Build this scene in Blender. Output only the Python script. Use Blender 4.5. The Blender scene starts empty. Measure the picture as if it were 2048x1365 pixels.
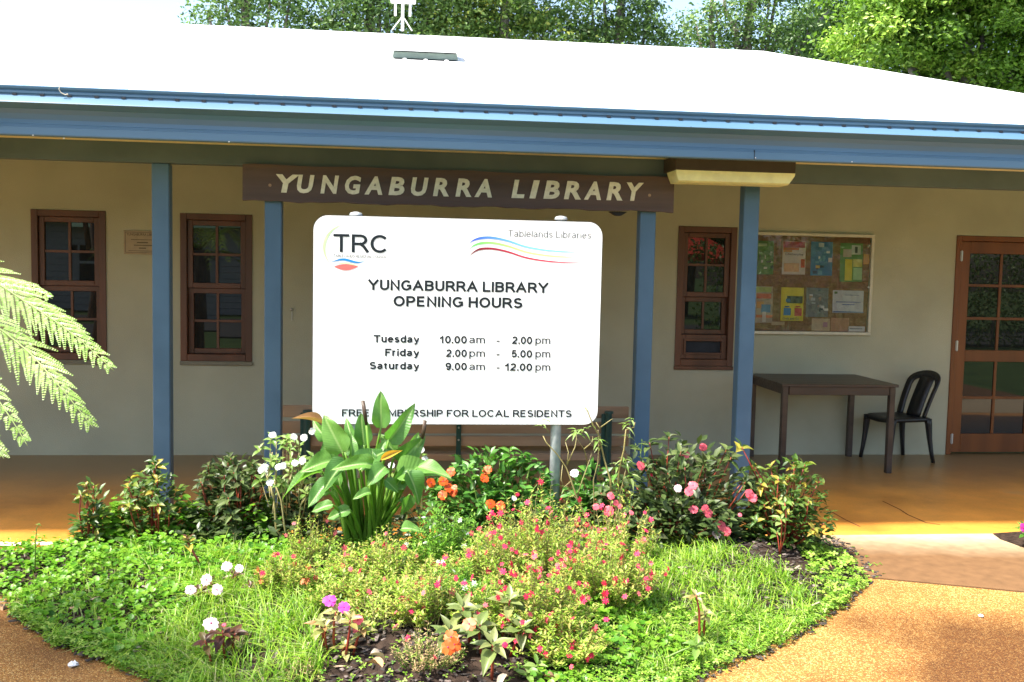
import bpy, math, random
import numpy as np
from mathutils import Vector, Matrix
random.seed(7); rng = np.random.default_rng(7)
S = bpy.context.scene; C = S.collection
# ------------------------------------------------------------------ camera, world, sun, exposure
CH = 1.7209; FPX = 2000.0; YAW, PITCH, ROLL = 0.1141, 0.0747, 0.0208
cy, sy, cp, sp, cr, sr = math.cos(YAW), math.sin(YAW), math.cos(PITCH), math.sin(PITCH), math.cos(ROLL), math.sin(ROLL)
Fv = Vector((sy*cp, cy*cp, -sp)); R0 = Vector((cy, -sy, 0)); U0 = R0.cross(Fv)
Rv = R0*cr + U0*sr; Uv = U0*cr - R0*sr
cam = bpy.data.cameras.new('camera'); cam.sensor_width = 36; cam.lens = 36*FPX/2048; cam.clip_end = 500; cam.clip_start = 0.05
co = bpy.data.objects.new('camera', cam); C.objects.link(co)
M = Matrix.Identity(4)
for i in range(3):
    M[i][0] = Rv[i]; M[i][1] = Uv[i]; M[i][2] = -Fv[i]
M[2][3] = CH
co.matrix_world = M; S.camera = co
SUN = Vector((-0.48, -0.17, 0.86)).normalized()
W = bpy.data.worlds.new('World'); S.world = W; W.use_nodes = True
wn = W.node_tree; bg = wn.nodes['Background']
sky = wn.nodes.new('ShaderNodeTexSky'); sky.sky_type = 'NISHITA'; sky.sun_disc = False
sky.sun_elevation = math.asin(SUN.z); sky.sun_rotation = math.atan2(SUN.x, SUN.y)
sky.air_density = 1.0; sky.dust_density = 3.0; sky.ozone_density = 0.6
wn.links.new(sky.outputs[0], bg.inputs[0]); bg.inputs[1].default_value = 0.15
sl = bpy.data.lights.new('sun', 'SUN'); sl.energy = 4.4; sl.angle = math.radians(3.0); sl.color = (1, .95, .86)
so = bpy.data.objects.new('sun', sl); C.objects.link(so); so.rotation_euler = SUN.to_track_quat('Z', 'Y').to_euler()
S.view_settings.view_transform = 'Standard'; S.view_settings.look = 'None'; S.view_settings.gamma = 1
S.view_settings.exposure = 1.6

def at(u, v, ax, val):
    """real point where the sight line through (u, v) of the 2048 px photograph meets a real plane"""
    d = Fv + Rv*((u-1024)/FPX) - Uv*((v-682.5)/FPX); o = Vector((0, 0, CH)); k = 'xyz'.index(ax)
    return o + d*((val-o[k])/d[k])

# ------------------------------------------------------------------ materials
MATS = {}
def newmat(name):
    m = bpy.data.materials.new(name); m.use_nodes = True; MATS[name] = m
    return m, m.node_tree, m.node_tree.nodes['Principled BSDF']
def setp(b, **k):
    for n, v in k.items():
        b.inputs[n.replace('_', ' ')].default_value = v
def noise_mat(name, c1, c2, scale=8, rough=.7, bump=0.0, bscale=60, detail=6, spec=.3, contrast=(.35, .65), stretch=None, rough2=None, metallic=0):
    m, t, b = newmat(name); N = t.nodes; L = t.links
    tc = N.new('ShaderNodeTexCoord'); mp = N.new('ShaderNodeMapping'); L.new(tc.outputs['Object'], mp.inputs[0])
    if stretch: mp.inputs['Scale'].default_value = stretch
    n = N.new('ShaderNodeTexNoise'); n.inputs['Scale'].default_value = scale; n.inputs['Detail'].default_value = detail
    L.new(mp.outputs[0], n.inputs['Vector'])
    r = N.new('ShaderNodeValToRGB'); r.color_ramp.elements[0].position = contrast[0]; r.color_ramp.elements[1].position = contrast[1]
    r.color_ramp.elements[0].color = (*c1, 1); r.color_ramp.elements[1].color = (*c2, 1)
    L.new(n.outputs[0], r.inputs[0]); L.new(r.outputs[0], b.inputs['Base Color'])
    setp(b, Roughness=rough, Specular_IOR_Level=spec, Metallic=metallic)
    if rough2 is not None:
        mr = N.new('ShaderNodeMapRange'); mr.inputs['To Min'].default_value = rough; mr.inputs['To Max'].default_value = rough2
        L.new(n.outputs[0], mr.inputs[0]); L.new(mr.outputs[0], b.inputs['Roughness'])
    if bump:
        n2 = N.new('ShaderNodeTexNoise'); n2.inputs['Scale'].default_value = bscale; n2.inputs['Detail'].default_value = 4
        L.new(mp.outputs[0], n2.inputs['Vector'])
        bp = N.new('ShaderNodeBump'); bp.inputs['Strength'].default_value = bump; bp.inputs['Distance'].default_value = .01
        L.new(n2.outputs[0], bp.inputs['Height']); L.new(bp.outputs[0], b.inputs['Normal'])
    return m
def plain(name, c, rough=.6, spec=.3, metallic=0):
    c2 = tuple(x*.86 for x in c)
    return noise_mat(name, c2, c, 14, rough, .12, 90, 4, spec, metallic=metallic)
def leafmat(name, cols, transl=.35, rough=.45, tint=False, spec=.4):
    """foliage: colour varies from leaf to leaf (object random, or the per-leaf attribute of a joined mesh)"""
    m, t, b = newmat(name); N = t.nodes; L = t.links
    r = N.new('ShaderNodeValToRGB'); cr_ = r.color_ramp
    while len(cr_.elements) < len(cols): cr_.elements.new(.5)
    for i, c in enumerate(cols):
        cr_.elements[i].position = i/(len(cols)-1) if len(cols) > 1 else 0; cr_.elements[i].color = (*c, 1)
    if tint:
        a = N.new('ShaderNodeAttribute'); a.attribute_name = 'tint'; L.new(a.outputs['Fac'], r.inputs[0])
    else:
        a = N.new('ShaderNodeObjectInfo'); L.new(a.outputs['Random'], r.inputs[0])
    tc = N.new('ShaderNodeTexCoord'); n = N.new('ShaderNodeTexNoise'); n.inputs['Scale'].default_value = 9
    L.new(tc.outputs['Object'], n.inputs['Vector'])
    mr = N.new('ShaderNodeMapRange'); mr.inputs['To Min'].default_value = .75; mr.inputs['To Max'].default_value = 1.2
    L.new(n.outputs[0], mr.inputs[0])
    mx = N.new('ShaderNodeVectorMath'); mx.operation = 'SCALE'; L.new(r.outputs[0], mx.inputs[0]); L.new(mr.outputs[0], mx.inputs['Scale'])
    L.new(mx.outputs[0], b.inputs['Base Color']); setp(b, Roughness=rough, Specular_IOR_Level=spec)
    tr = N.new('ShaderNodeBsdfTranslucent'); sc = N.new('ShaderNodeVectorMath'); sc.operation = 'MULTIPLY'
    sc.inputs[1].default_value = (1.15, 1.3, .7); L.new(mx.outputs[0], sc.inputs[0]); L.new(sc.outputs[0], tr.inputs[0])
    ms = N.new('ShaderNodeMixShader'); ms.inputs[0].default_value = transl
    L.new(b.outputs[0], ms.inputs[1]); L.new(tr.outputs[0], ms.inputs[2])
    L.new(ms.outputs[0], N['Material Output'].inputs['Surface'])
    return m

m_wall = noise_mat('render_wall', (.36, .355, .26), (.42, .415, .305), 1.6, .9, .35, 140, 6, .1)
m_roof = noise_mat('roof_sheet', (.74, .74, .72), (.82, .82, .8), 1.2, .35, 0, 60, 4, .5)
m_blue = noise_mat('blue_paint', (.055, .115, .18), (.07, .14, .215), 3, .42, .05, 60, 5, .4)
m_bluegut = noise_mat('blue_gutter', (.07, .145, .225), (.09, .175, .265), 2.2, .33, .02, 40, 5, .5, stretch=(.3, 1, 1))
m_beam = noise_mat('beam_paint', (.085, .12, .13), (.11, .15, .16), 3, .6, .05)
m_soffit = plain('soffit_cream', (.72, .68, .45), .7)
m_ceil = plain('ceiling_pale_blue', (.66, .78, .86), .8)  # unseen ceiling coloured pale blue to neutralise the orange bounce on the wall
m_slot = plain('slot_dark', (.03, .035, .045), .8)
m_tim = noise_mat('brown_timber', (.075, .032, .018), (.13, .052, .028), 5, .42, .15, 60, 6, .4, stretch=(1, 1, .12))
m_door = noise_mat('door_timber', (.12, .037, .009), (.19, .060, .014), 5, .36, .12, 60, 6, .4, stretch=(1, 1, .1))
m_sill = plain('cement_sill', (.2, .19, .14), .9)
m_nb = noise_mat('name_board_wood', (.068, .046, .038), (.11, .074, .06), 6, .65, .3, 30, 8, .3, stretch=(.08, 1, 1.6))
m_cream = noise_mat('cream_letter', (.62, .60, .45), (.74, .72, .56), 40, .7, .2, 80)
m_bwood = noise_mat('bench_wood', (.24, .155, .09), (.40, .28, .18), 7, .55, .3, 40, 8, .3, stretch=(.1, 1, 1))
m_green = plain('green_steel', (.012, .055, .045), .45, .5)
m_galv = noise_mat('galvanised_steel', (.34, .38, .40), (.52, .55, .56), 22, .5, .1, 60, 5, .5, metallic=.35)
m_signw = noise_mat('sign_white', (.8, .8, .79), (.84, .84, .83), 30, .3, 0, 60, 8, .4, contrast=(.2, .4))
m_edge = plain('sign_edge', (.03, .03, .03))
m_ink = plain('ink', (.008, .014, .018), .5)
m_inkg = plain('ink_grey', (.06, .065, .07), .5)
m_white = plain('white_paint', (.78, .78, .76), .5)
m_tablet = noise_mat('table_wood', (.030, .020, .016), (.055, .037, .028), 9, .38, .2, 40, 7, .5, stretch=(.15, 1, 1))
m_black = plain('black_plastic', (.010, .011, .013), .38, .45)
m_board = noise_mat('cork_brown', (.16, .085, .04), (.22, .12, .06), 40, .9, .2)
m_frame = plain('aluminium_cream', (.55, .53, .42), .4, .5)
m_hinge = plain('hinge_steel', (.5, .5, .48), .35, .5, .7)
m_diff = plain('diffuser_yellowed', (.80, .82, .46), .4)
m_housing = plain('lamp_housing', (.062, .05, .042), .6)
m_stemred = leafmat('stem_red', [(.24, .03, .02), (.32, .07, .03)], .1)
m_stemgrn = leafmat('stem_green', [(.10, .19, .03), (.16, .26, .05)], .15)
m_stemtan = leafmat('stem_tan', [(.26, .22, .08), (.36, .31, .14)], .1)
m_bark = noise_mat('bark', (.13, .11, .10), (.26, .23, .21), 9, .9, .5, 30, 6, .1)
m_mulchchip = leafmat('mulch_chip', [(.020, .015, .012), (.045, .033, .026), (.06, .045, .036), (.19, .15, .13)], 0, .75, tint=True)
m_soil = noise_mat('soil', (.018, .012, .009), (.05, .033, .024), 25, .95, .8, 60, 8, .1)

def glass(name, base=(.012, .013, .012)):
    m, t, b = newmat(name); setp(b, Base_Color=(*base, 1), Roughness=.012, Specular_IOR_Level=.5); b.inputs['IOR'].default_value = 1.5
    N = t.nodes; n = N.new('ShaderNodeTexNoise'); n.inputs['Scale'].default_value = 2.5; tc = N.new('ShaderNodeTexCoord')
    t.links.new(tc.outputs['Object'], n.inputs['Vector'])
    bp = N.new('ShaderNodeBump'); bp.inputs['Strength'].default_value = .02; t.links.new(n.outputs[0], bp.inputs['Height']); t.links.new(bp.outputs[0], b.inputs['Normal'])
    return m
m_glass = glass('window_glass')  # unlit rooms behind are painted into the panes as a near-black base
def clearglass():
    m, t, b = newmat('board_glass'); N = t.nodes; L = t.links
    tr = N.new('ShaderNodeBsdfTransparent'); gl = N.new('ShaderNodeBsdfGlossy'); gl.inputs['Roughness'].default_value = .02
    fr = N.new('ShaderNodeFresnel'); fr.inputs[0].default_value = 1.5; ms = N.new('ShaderNodeMixShader')
    L.new(fr.outputs[0], ms.inputs[0]); L.new(tr.outputs[0], ms.inputs[1]); L.new(gl.outputs[0], ms.inputs[2])
    L.new(ms.outputs[0], N['Material Output'].inputs['Surface']); return m
m_bglass = clearglass()

# stained orange veranda slab
def slabmat():
    m, t, b = newmat('orange_slab'); N = t.nodes; L = t.links
    tc = N.new('ShaderNodeTexCoord')
    n = N.new('ShaderNodeTexNoise'); n.inputs['Scale'].default_value = 1.3; n.inputs['Detail'].default_value = 7; n.inputs['Roughness'].default_value = .62
    L.new(tc.outputs['Object'], n.inputs['Vector'])
    r = N.new('ShaderNodeValToRGB'); e = r.color_ramp.elements; e[0].position = .32; e[1].position = .62
    e[0].color = (.42, .175, .03, 1); e[1].color = (.78, .34, .055, 1)
    x = r.color_ramp.elements.new(.75); x.color = (.60, .33, .12, 1)
    L.new(n.outputs[0], r.inputs[0])
    n2 = N.new('ShaderNodeTexNoise'); n2.inputs['Scale'].default_value = 60; n2.inputs['Detail'].default_value = 3; L.new(tc.outputs['Object'], n2.inputs['Vector'])
    mr = N.new('ShaderNodeMapRange'); mr.inputs['To Min'].default_value = .8; mr.inputs['To Max'].default_value = 1.18; L.new(n2.outputs[0], mr.inputs[0])
    v = N.new('ShaderNodeVectorMath'); v.operation = 'SCALE'; L.new(r.outputs[0], v.inputs[0]); L.new(mr.outputs[0], v.inputs['Scale'])
    # edge glow and veranda shade painted in: bright orange in front, grey-brown dirt behind
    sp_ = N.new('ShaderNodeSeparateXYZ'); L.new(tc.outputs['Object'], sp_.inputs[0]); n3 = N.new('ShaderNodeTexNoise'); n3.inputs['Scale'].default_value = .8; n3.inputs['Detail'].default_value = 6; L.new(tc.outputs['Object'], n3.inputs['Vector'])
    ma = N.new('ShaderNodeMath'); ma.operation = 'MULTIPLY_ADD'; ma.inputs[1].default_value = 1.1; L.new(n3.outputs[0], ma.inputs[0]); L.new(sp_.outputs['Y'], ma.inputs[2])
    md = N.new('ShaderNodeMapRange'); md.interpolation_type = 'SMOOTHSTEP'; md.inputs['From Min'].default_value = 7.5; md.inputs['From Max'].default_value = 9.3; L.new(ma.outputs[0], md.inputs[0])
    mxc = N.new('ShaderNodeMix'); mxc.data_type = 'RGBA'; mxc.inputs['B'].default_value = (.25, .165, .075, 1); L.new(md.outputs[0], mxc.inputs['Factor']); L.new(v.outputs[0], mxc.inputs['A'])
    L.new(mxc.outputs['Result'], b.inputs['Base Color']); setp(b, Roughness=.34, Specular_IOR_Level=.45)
    bp = N.new('ShaderNodeBump'); bp.inputs['Strength'].default_value = .12; bp.inputs['Distance'].default_value = .01; L.new(n2.outputs[0], bp.inputs['Height']); L.new(bp.outputs[0], b.inputs['Normal'])
    return m
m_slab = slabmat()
def aggmat():
    m, t, b = newmat('exposed_aggregate'); N = t.nodes; L = t.links
    tc = N.new('ShaderNodeTexCoord')
    vo = N.new('ShaderNodeTexVoronoi'); vo.inputs['Scale'].default_value = 175; L.new(tc.outputs['Object'], vo.inputs['Vector'])
    r = N.new('ShaderNodeValToRGB'); cr_ = r.color_ramp; cr_.interpolation = 'CONSTANT'
    cols = [(.30, .17, .065), (.40, .24, .10), (.24, .12, .045), (.55, .41, .24), (.34, .19, .07), (.21, .12, .055), (.56, .46, .30)]
    while len(cr_.elements) < len(cols): cr_.elements.new(.5)
    for i, (c, p) in enumerate(zip(cols, (0, .2, .4, .57, .7, .85, .95))): cr_.elements[i].position = p; cr_.elements[i].color = (*c, 1)
    sx = N.new('ShaderNodeSeparateColor'); L.new(vo.outputs['Color'], sx.inputs[0]); L.new(sx.outputs[0], r.inputs[0])
    n = N.new('ShaderNodeTexNoise'); n.inputs['Scale'].default_value = .9; n.inputs['Detail'].default_value = 6; L.new(tc.outputs['Object'], n.inputs['Vector'])
    r2 = N.new('ShaderNodeValToRGB'); r2.color_ramp.elements[0].position = .38; r2.color_ramp.elements[1].position = .60
    r2.color_ramp.elements[0].color = (.33, .22, .10, 1); r2.color_ramp.elements[1].color = (1.08, .88, .52, 1)  # soft shade dapples, and some stains, painted into the aggregate by noise
    L.new(n.outputs[0], r2.inputs[0])
    v = N.new('ShaderNodeVectorMath'); v.operation = 'MULTIPLY'; L.new(r.outputs[0], v.inputs[0]); L.new(r2.outputs[0], v.inputs[1])
    L.new(v.outputs[0], b.inputs['Base Color']); setp(b, Roughness=.6, Specular_IOR_Level=.4)
    bp = N.new('ShaderNodeBump'); bp.inputs['Strength'].default_value = .7; bp.inputs['Distance'].default_value = .004; bp.invert = True
    L.new(vo.outputs['Distance'], bp.inputs['Height']); L.new(bp.outputs[0], b.inputs['Normal'])
    return m
m_agg = aggmat()
def pathmat():
    m, t, b = newmat('stained_concrete'); N = t.nodes; L = t.links
    tc = N.new('ShaderNodeTexCoord'); sp_ = N.new('ShaderNodeSeparateXYZ'); L.new(tc.outputs['Object'], sp_.inputs[0])
    n = N.new('ShaderNodeTexNoise'); n.inputs['Scale'].default_value = 1.1; n.inputs['Detail'].default_value = 6; L.new(tc.outputs['Object'], n.inputs['Vector'])
    # brown tide stain on the outer half of the strip, wandering with the noise
    ma = N.new('ShaderNodeMath'); ma.operation = 'MULTIPLY_ADD'; L.new(n.outputs[0], ma.inputs[0]); ma.inputs[1].default_value = .7; L.new(sp_.outputs['Y'], ma.inputs[2])
    mb = N.new('ShaderNodeMath'); mb.operation = 'MULTIPLY_ADD'; L.new(sp_.outputs['X'], mb.inputs[0]); mb.inputs[1].default_value = .22; L.new(ma.outputs[0], mb.inputs[2])
    mr = N.new('ShaderNodeMapRange'); mr.inputs['From Min'].default_value = 6.80; mr.inputs['From Max'].default_value = 7.25; L.new(mb.outputs[0], mr.inputs[0])
    r = N.new('ShaderNodeValToRGB'); r.color_ramp.elements[0].color = (.15, .08, .035, 1); r.color_ramp.elements[1].color = (.46, .36, .23, 1)
    L.new(mr.outputs[0], r.inputs[0])
    n2 = N.new('ShaderNodeTexNoise'); n2.inputs['Scale'].default_value = 14; n2.inputs['Detail'].default_value = 8; L.new(tc.outputs['Object'], n2.inputs['Vector'])
    m2 = N.new('ShaderNodeMapRange'); m2.inputs['To Min'].default_value = .6; m2.inputs['To Max'].default_value = 1.4; L.new(n2.outputs[0], m2.inputs[0])
    v = N.new('ShaderNodeVectorMath'); v.operation = 'SCALE'; L.new(r.outputs[0], v.inputs[0]); L.new(m2.outputs[0], v.inputs['Scale'])
    L.new(v.outputs[0], b.inputs['Base Color']); setp(b, Roughness=.75, Specular_IOR_Level=.25)
    return m
m_path = pathmat()

# ------------------------------------------------------------------ object helpers
WL = {}
def wl(p): return WL.get(p.name, Vector((0, 0, 0))) if p else Vector((0, 0, 0))
def tag(o, label=None, cat=None, group=None, kind=None):
    if label: o['label'] = label
    if cat: o['category'] = cat
    if group: o['group'] = group
    if kind: o['kind'] = kind
    return o
def thing(name, loc, label, cat, group=None):
    o = bpy.data.objects.new(name, None); o.empty_display_size = .1; C.objects.link(o)
    o.location = loc; WL[o.name] = Vector(loc); return tag(o, label, cat, group)
def mobj(name, V, F, m, parent=None, smooth=False):
    b = wl(parent); me = bpy.data.meshes.new(name)
    me.from_pydata([tuple(Vector(v)-b) for v in V], [], F)
    if isinstance(m, (list, tuple)):
        for x in m: me.materials.append(x)
    else: me.materials.append(m)
    if smooth: me.polygons.foreach_set('use_smooth', [True]*len(F))
    me.update()
    o = bpy.data.objects.new(name, me); C.objects.link(o)
    if parent: o.parent = parent; WL[o.name] = b.copy()
    return o
class G:
    """collects shapes in world space"""
    def __init__(s): s.V = []; s.F = []
    def add(s, V, F):
        n = len(s.V); s.V += [tuple(v) for v in V]; s.F += [tuple(i+n for i in f) for f in F]; return s
    def box(s, x0, x1, y0, y1, z0, z1, bev=.0):
        if bev <= 0:
            V = [(x, y, z) for z in (z0, z1) for y in (y0, y1) for x in (x0, x1)]
            return s.add(V, [(0, 2, 3, 1), (4, 5, 7, 6), (0, 1, 5, 4), (2, 6, 7, 3), (0, 4, 6, 2), (1, 3, 7, 5)])
        b = bev; V = []
        for sx_, sy_, sz_ in [(i, j, k) for k in (0, 1) for j in (0, 1) for i in (0, 1)]:
            X = (x0, x1)[sx_]; Y = (y0, y1)[sy_]; Z = (z0, z1)[sz_]
            dx = b*(1-2*sx_); dy = b*(1-2*sy_); dz = b*(1-2*sz_)
            V += [(X, Y+dy, Z+dz), (X+dx, Y, Z+dz), (X+dx, Y+dy, Z)]
        c = lambda i, j, k: 3*(i+2*j+4*k)
        F = []
        for i in (0, 1):
            q = [c(i, 0, 0), c(i, 1, 0), c(i, 1, 1), c(i, 0, 1)]; F.append(q if i else q[::-1])
            q = [c(0, i, 0)+1, c(1, i, 0)+1, c(1, i, 1)+1, c(0, i, 1)+1]; F.append(q[::-1] if i else q)
            q = [c(0, 0, i)+2, c(1, 0, i)+2, c(1, 1, i)+2, c(0, 1, i)+2]; F.append(q if i else q[::-1])
        for i in (0, 1):
            for j in (0, 1):
                F.append([c(i, j, 0), c(i, j, 1), c(i, j, 1)+1, c(i, j, 0)+1])
                F.append([c(i, 0, j), c(i, 1, j), c(i, 1, j)+2, c(i, 0, j)+2])
                F.append([c(0, i, j)+1, c(1, i, j)+1, c(1, i, j)+2, c(0, i, j)+2])
                for k in (0, 1):
                    pass
        for i in (0, 1):
            for j in (0, 1):
                for k in (0, 1): F.append([c(i, j, k), c(i, j, k)+1, c(i, j, k)+2])
        return s.add(V, F)
    def tube(s, P, r, n=8, cap=True):
        P = [Vector(p) for p in P]; rr = r if isinstance(r, (list, tuple)) else [r]*len(P)
        base = len(s.V); last = None
        for i, p in enumerate(P):
            d = (P[min(i+1, len(P)-1)]-P[max(i-1, 0)])
            if d.length < 1e-9: d = Vector((0, 0, 1))
            d.normalize()
            a = d.orthogonal() if last is None else (last - d*last.dot(d))
            if a.length < 1e-6: a = d.orthogonal()
            a.normalize(); last = a; b = d.cross(a)
            for k in range(n):
                t = 2*math.pi*k/n; s.V.append(tuple(p+(a*math.cos(t)+b*math.sin(t))*rr[i]))
        for i in range(len(P)-1):
            for k in range(n):
                s.F.append((base+i*n+k, base+i*n+(k+1) % n, base+(i+1)*n+(k+1) % n, base+(i+1)*n+k))
        if cap:
            s.F.append(tuple(base+k for k in range(n))[::-1]); e = base+(len(P)-1)*n; s.F.append(tuple(e+k for k in range(n)))
        return s
    def prism(s, poly, y0, y1):
        """poly: (x, z) outline, extruded in y"""
        n = len(poly); V = [(x, y0, z) for x, z in poly]+[(x, y1, z) for x, z in poly]
        F = [tuple(range(n)), tuple(range(n, 2*n))[::-1]]+[(i, i+n, (i+1) % n+n, (i+1) % n) for i in range(n)]
        return s.add(V, F)
    def profx(s, prof, x0, x1):
        """prof: (y, z) outline, extruded in x"""
        n = len(prof); V = [(x0, y, z) for y, z in prof]+[(x1, y, z) for y, z in prof]
        return s.add(V, [tuple(range(n)), tuple(range(n, 2*n))[::-1]]+[(i, i+n, (i+1) % n+n, (i+1) % n) for i in range(n)])
    def obj(s, name, m, parent=None, smooth=False): return mobj(name, s.V, s.F, m, parent, smooth)
def fastmesh(name, V, tris_or_quads, m, parent=None, tint=None, smooth=False):
    """big numpy mesh; faces all have the same corner count"""
    V = np.asarray(V, dtype=np.float32).reshape(-1, 3) - np.array(wl(parent), dtype=np.float32)
    F = np.asarray(tris_or_quads, dtype=np.int32); k = F.shape[1]; nf = len(F)
    me = bpy.data.meshes.new(name); me.vertices.add(len(V)); me.vertices.foreach_set('co', V.ravel())
    me.loops.add(nf*k); me.loops.foreach_set('vertex_index', F.ravel())
    me.polygons.add(nf); me.polygons.foreach_set('loop_start', np.arange(nf, dtype=np.int32)*k)
    try: me.polygons.foreach_set('loop_total', np.full(nf, k, dtype=np.int32))
    except Exception: pass
    if smooth: me.polygons.foreach_set('use_smooth', np.ones(nf, dtype=bool))
    me.update(calc_edges=True)
    if tint is not None:
        a = me.attributes.new('tint', 'FLOAT', 'POINT'); a.data.foreach_set('value', np.asarray(tint, dtype=np.float32))
    me.materials.append(m); o = bpy.data.objects.new(name, me); C.objects.link(o)
    if parent: o.parent = parent; WL[o.name] = wl(parent).copy()
    return o
def frames(D, Nn):
    """orthonormal frames: y along D, z near Nn"""
    D = D/np.linalg.norm(D, axis=1, keepdims=True); X = np.cross(D, Nn); l = np.linalg.norm(X, axis=1, keepdims=True)
    X = np.where(l < 1e-4, np.array([[1., 0, 0]]), X/np.maximum(l, 1e-6)); Z = np.cross(X, D); return X, D, Z
def cloud(name, P, D, Nn, L, Wd, tv, tf, m, parent=None, tint=None, smooth=False):
    """many copies of a small template joined into one mesh"""
    tv = np.asarray(tv, float); tf = np.asarray(tf, int); n = len(P)
    X, Y, Z = frames(np.asarray(D, float), np.asarray(Nn, float)); L = np.asarray(L).reshape(-1, 1); Wd = np.asarray(Wd).reshape(-1, 1)
    V = (P[:, None, :] + tv[None, :, 0, None]*(X*Wd)[:, None, :] + tv[None, :, 1, None]*(Y*L)[:, None, :] + tv[None, :, 2, None]*(Z*Wd)[:, None, :])
    F = (tf[None]+(np.arange(n)*len(tv))[:, None, None]).reshape(-1, tf.shape[1])
    if tint is None: tint = rng.random(n)
    return fastmesh(name, V.reshape(-1, 3), F, m, parent, np.repeat(tint, len(tv)), smooth)
LEAF2 = ([(0, 0, 0), (.5, .45, .16), (0, 1, -.05), (-.5, .45, .16)], [(0, 1, 2), (0, 2, 3)])
LEAF4 = ([(0, 0, 0), (.36, .25, .1), (.46, .55, .12), (0, 1, -.18), (-.46, .55, .12), (-.36, .25, .1), (0, .5, 0)],
         [(0, 1, 6), (1, 2, 6), (2, 3, 6), (3, 4, 6), (4, 5, 6), (5, 0, 6)])
def leafmesh(name, m, w=.5, n=6, droop=.25, fold=.22, shape=None, wave=0.0, cols=2):
    """one real leaf of length 1 along +y, with midrib fold, droop and rippled edge"""
    V = []; F = []; k = 2*cols+1
    for i in range(n+1):
        t = i/n; ww = (shape(t) if shape else (math.sin(math.pi*min(1, t*1.02+.015)**.8)**.9))*w*.5
        z = -droop*t*t; y = t*(1-.12*droop)
        for j in range(-cols, cols+1):
            q = j/cols; V.append((q*ww, y, z+abs(q)*ww*fold*2+wave*math.sin(t*9+q*2)*abs(q)*.05))
    for i in range(n):
        for j in range(k-1): F.append((i*k+j, i*k+j+1, (i+1)*k+j+1, (i+1)*k+j))
    me = bpy.data.meshes.new(name); me.from_pydata(V, [], F); me.materials.append(m)
    me.polygons.foreach_set('use_smooth', [True]*len(F)); me.update(); return me
def inst(name, me, parent, pos, d, nrm, size, width=1.0):
    o = bpy.data.objects.new(name, me); C.objects.link(o); o.parent = parent
    d = Vector(d).normalized(); x = d.cross(Vector(nrm))
    if x.length < 1e-4: x = d.orthogonal()
    x.normalize(); z = x.cross(d)
    R = Matrix((x, d, z)).transposed().to_4x4()
    o.matrix_local = Matrix.Translation(Vector(pos)-wl(parent)) @ R @ Matrix.Diagonal((size*width, size, size, 1))
    return o
def inpoly(x, y, poly):
    x = np.asarray(x); y = np.asarray(y); r = np.zeros(x.shape, bool); n = len(poly)
    for i in range(n):
        x0, y0 = poly[i]; x1, y1 = poly[(i+1) % n]
        c = ((y0 > y) != (y1 > y)) & (x < (x1-x0)*(y-y0)/((y1-y0) if y1 != y0 else 1e-9)+x0); r ^= c
    return r

# ------------------------------------------------------------------ setting: ground, slab, paths
YW = 8.986; YS = 6.22; YPF = 6.60
def struct(o, ):
    o['kind'] = 'structure'; return o
g = G(); g.box(-90, 90, -90, 120, -.5, -.09); struct(g.obj('ground', noise_mat('lawn_far', (.035, .07, .015), (.07, .12, .03), 3, .95, .5, 30)))
g = G(); g.box(-9, 9, .5, YS-.004, -.089, -.070); struct(g.obj('forecourt', m_agg))
# veranda slab with worn front edge, cracks recessed as real grooves are too thin: built as dark joints
V = []; F = []; nx = 160
prof = [(YW+.1, 0.0), (YS+.06, 0.0), (YS+.02, -.006), (YS+.004, -.022), (YS, -.09)]
for i in range(nx+1):
    x = -9+18*i/nx
    for j, (y, z) in enumerate(prof):
        V.append((x, y+(.006*math.sin(x*7.1)+.004*math.sin(x*17.3) if j else 0), z))
for i in range(nx):
    for j in range(4): F.append((i*5+j, i*5+j+1, (i+1)*5+j+1, (i+1)*5+j))
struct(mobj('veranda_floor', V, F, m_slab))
# smooth concrete strip and aggregate path on the right (one 8 mm and one 4 mm step below the slab)
jl = at(1725, 1153, 'z', -.008); jr = at(2048, 1183, 'z', -.008); sl_ = (jr.y-jl.y)/(jr.x-jl.x)
def jy(x): return jl.y+(x-jl.x)*sl_
g = G(); X0, X1 = 2.3, 9.0
V = [(X0, jy(X0), -.008), (X1, jy(X1), -.008), (X1, YS-.006, -.008), (X0, YS-.006, -.008)]
V += [(a, b, -.085) for a, b, c in V]
g.add(V, [(0, 1, 2, 3), (0, 4, 5, 1), (1, 5, 6, 2), (3, 7, 4, 0)]); struct(g.obj('concrete_path', m_path))
g = G(); V = [(1.0, .6, -.014), (X1, .6, -.014), (X1, jy(X1)-.008, -.014), (X0, jy(X0)-.008, -.014), (1.0, 4.6, -.014)]
V += [(a, b, -.085) for a, b, c in V]
g.add(V, [(0, 1, 2, 3, 4), (0, 5, 6, 1), (1, 6, 7, 2), (2, 7, 8, 3), (4, 9, 5, 0)]); struct(g.obj('aggregate_path', m_agg))
g = G(); V = [(-9, .6, -.050), (.6, .6, -.050), (.6, 4.4, -.050), (-1.6, 5.4, -.050), (-2.3, 6.15, -.05), (-9, 6.15, -.050)]
V += [(a, b, -.085) for a, b, c in V]
g.add(V, [(0, 1, 2, 3, 4, 5), (0, 6, 7, 1), (5, 11, 6, 0), (4, 10, 11, 5)]); struct(g.obj('left_aggregate_path', m_agg))
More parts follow.
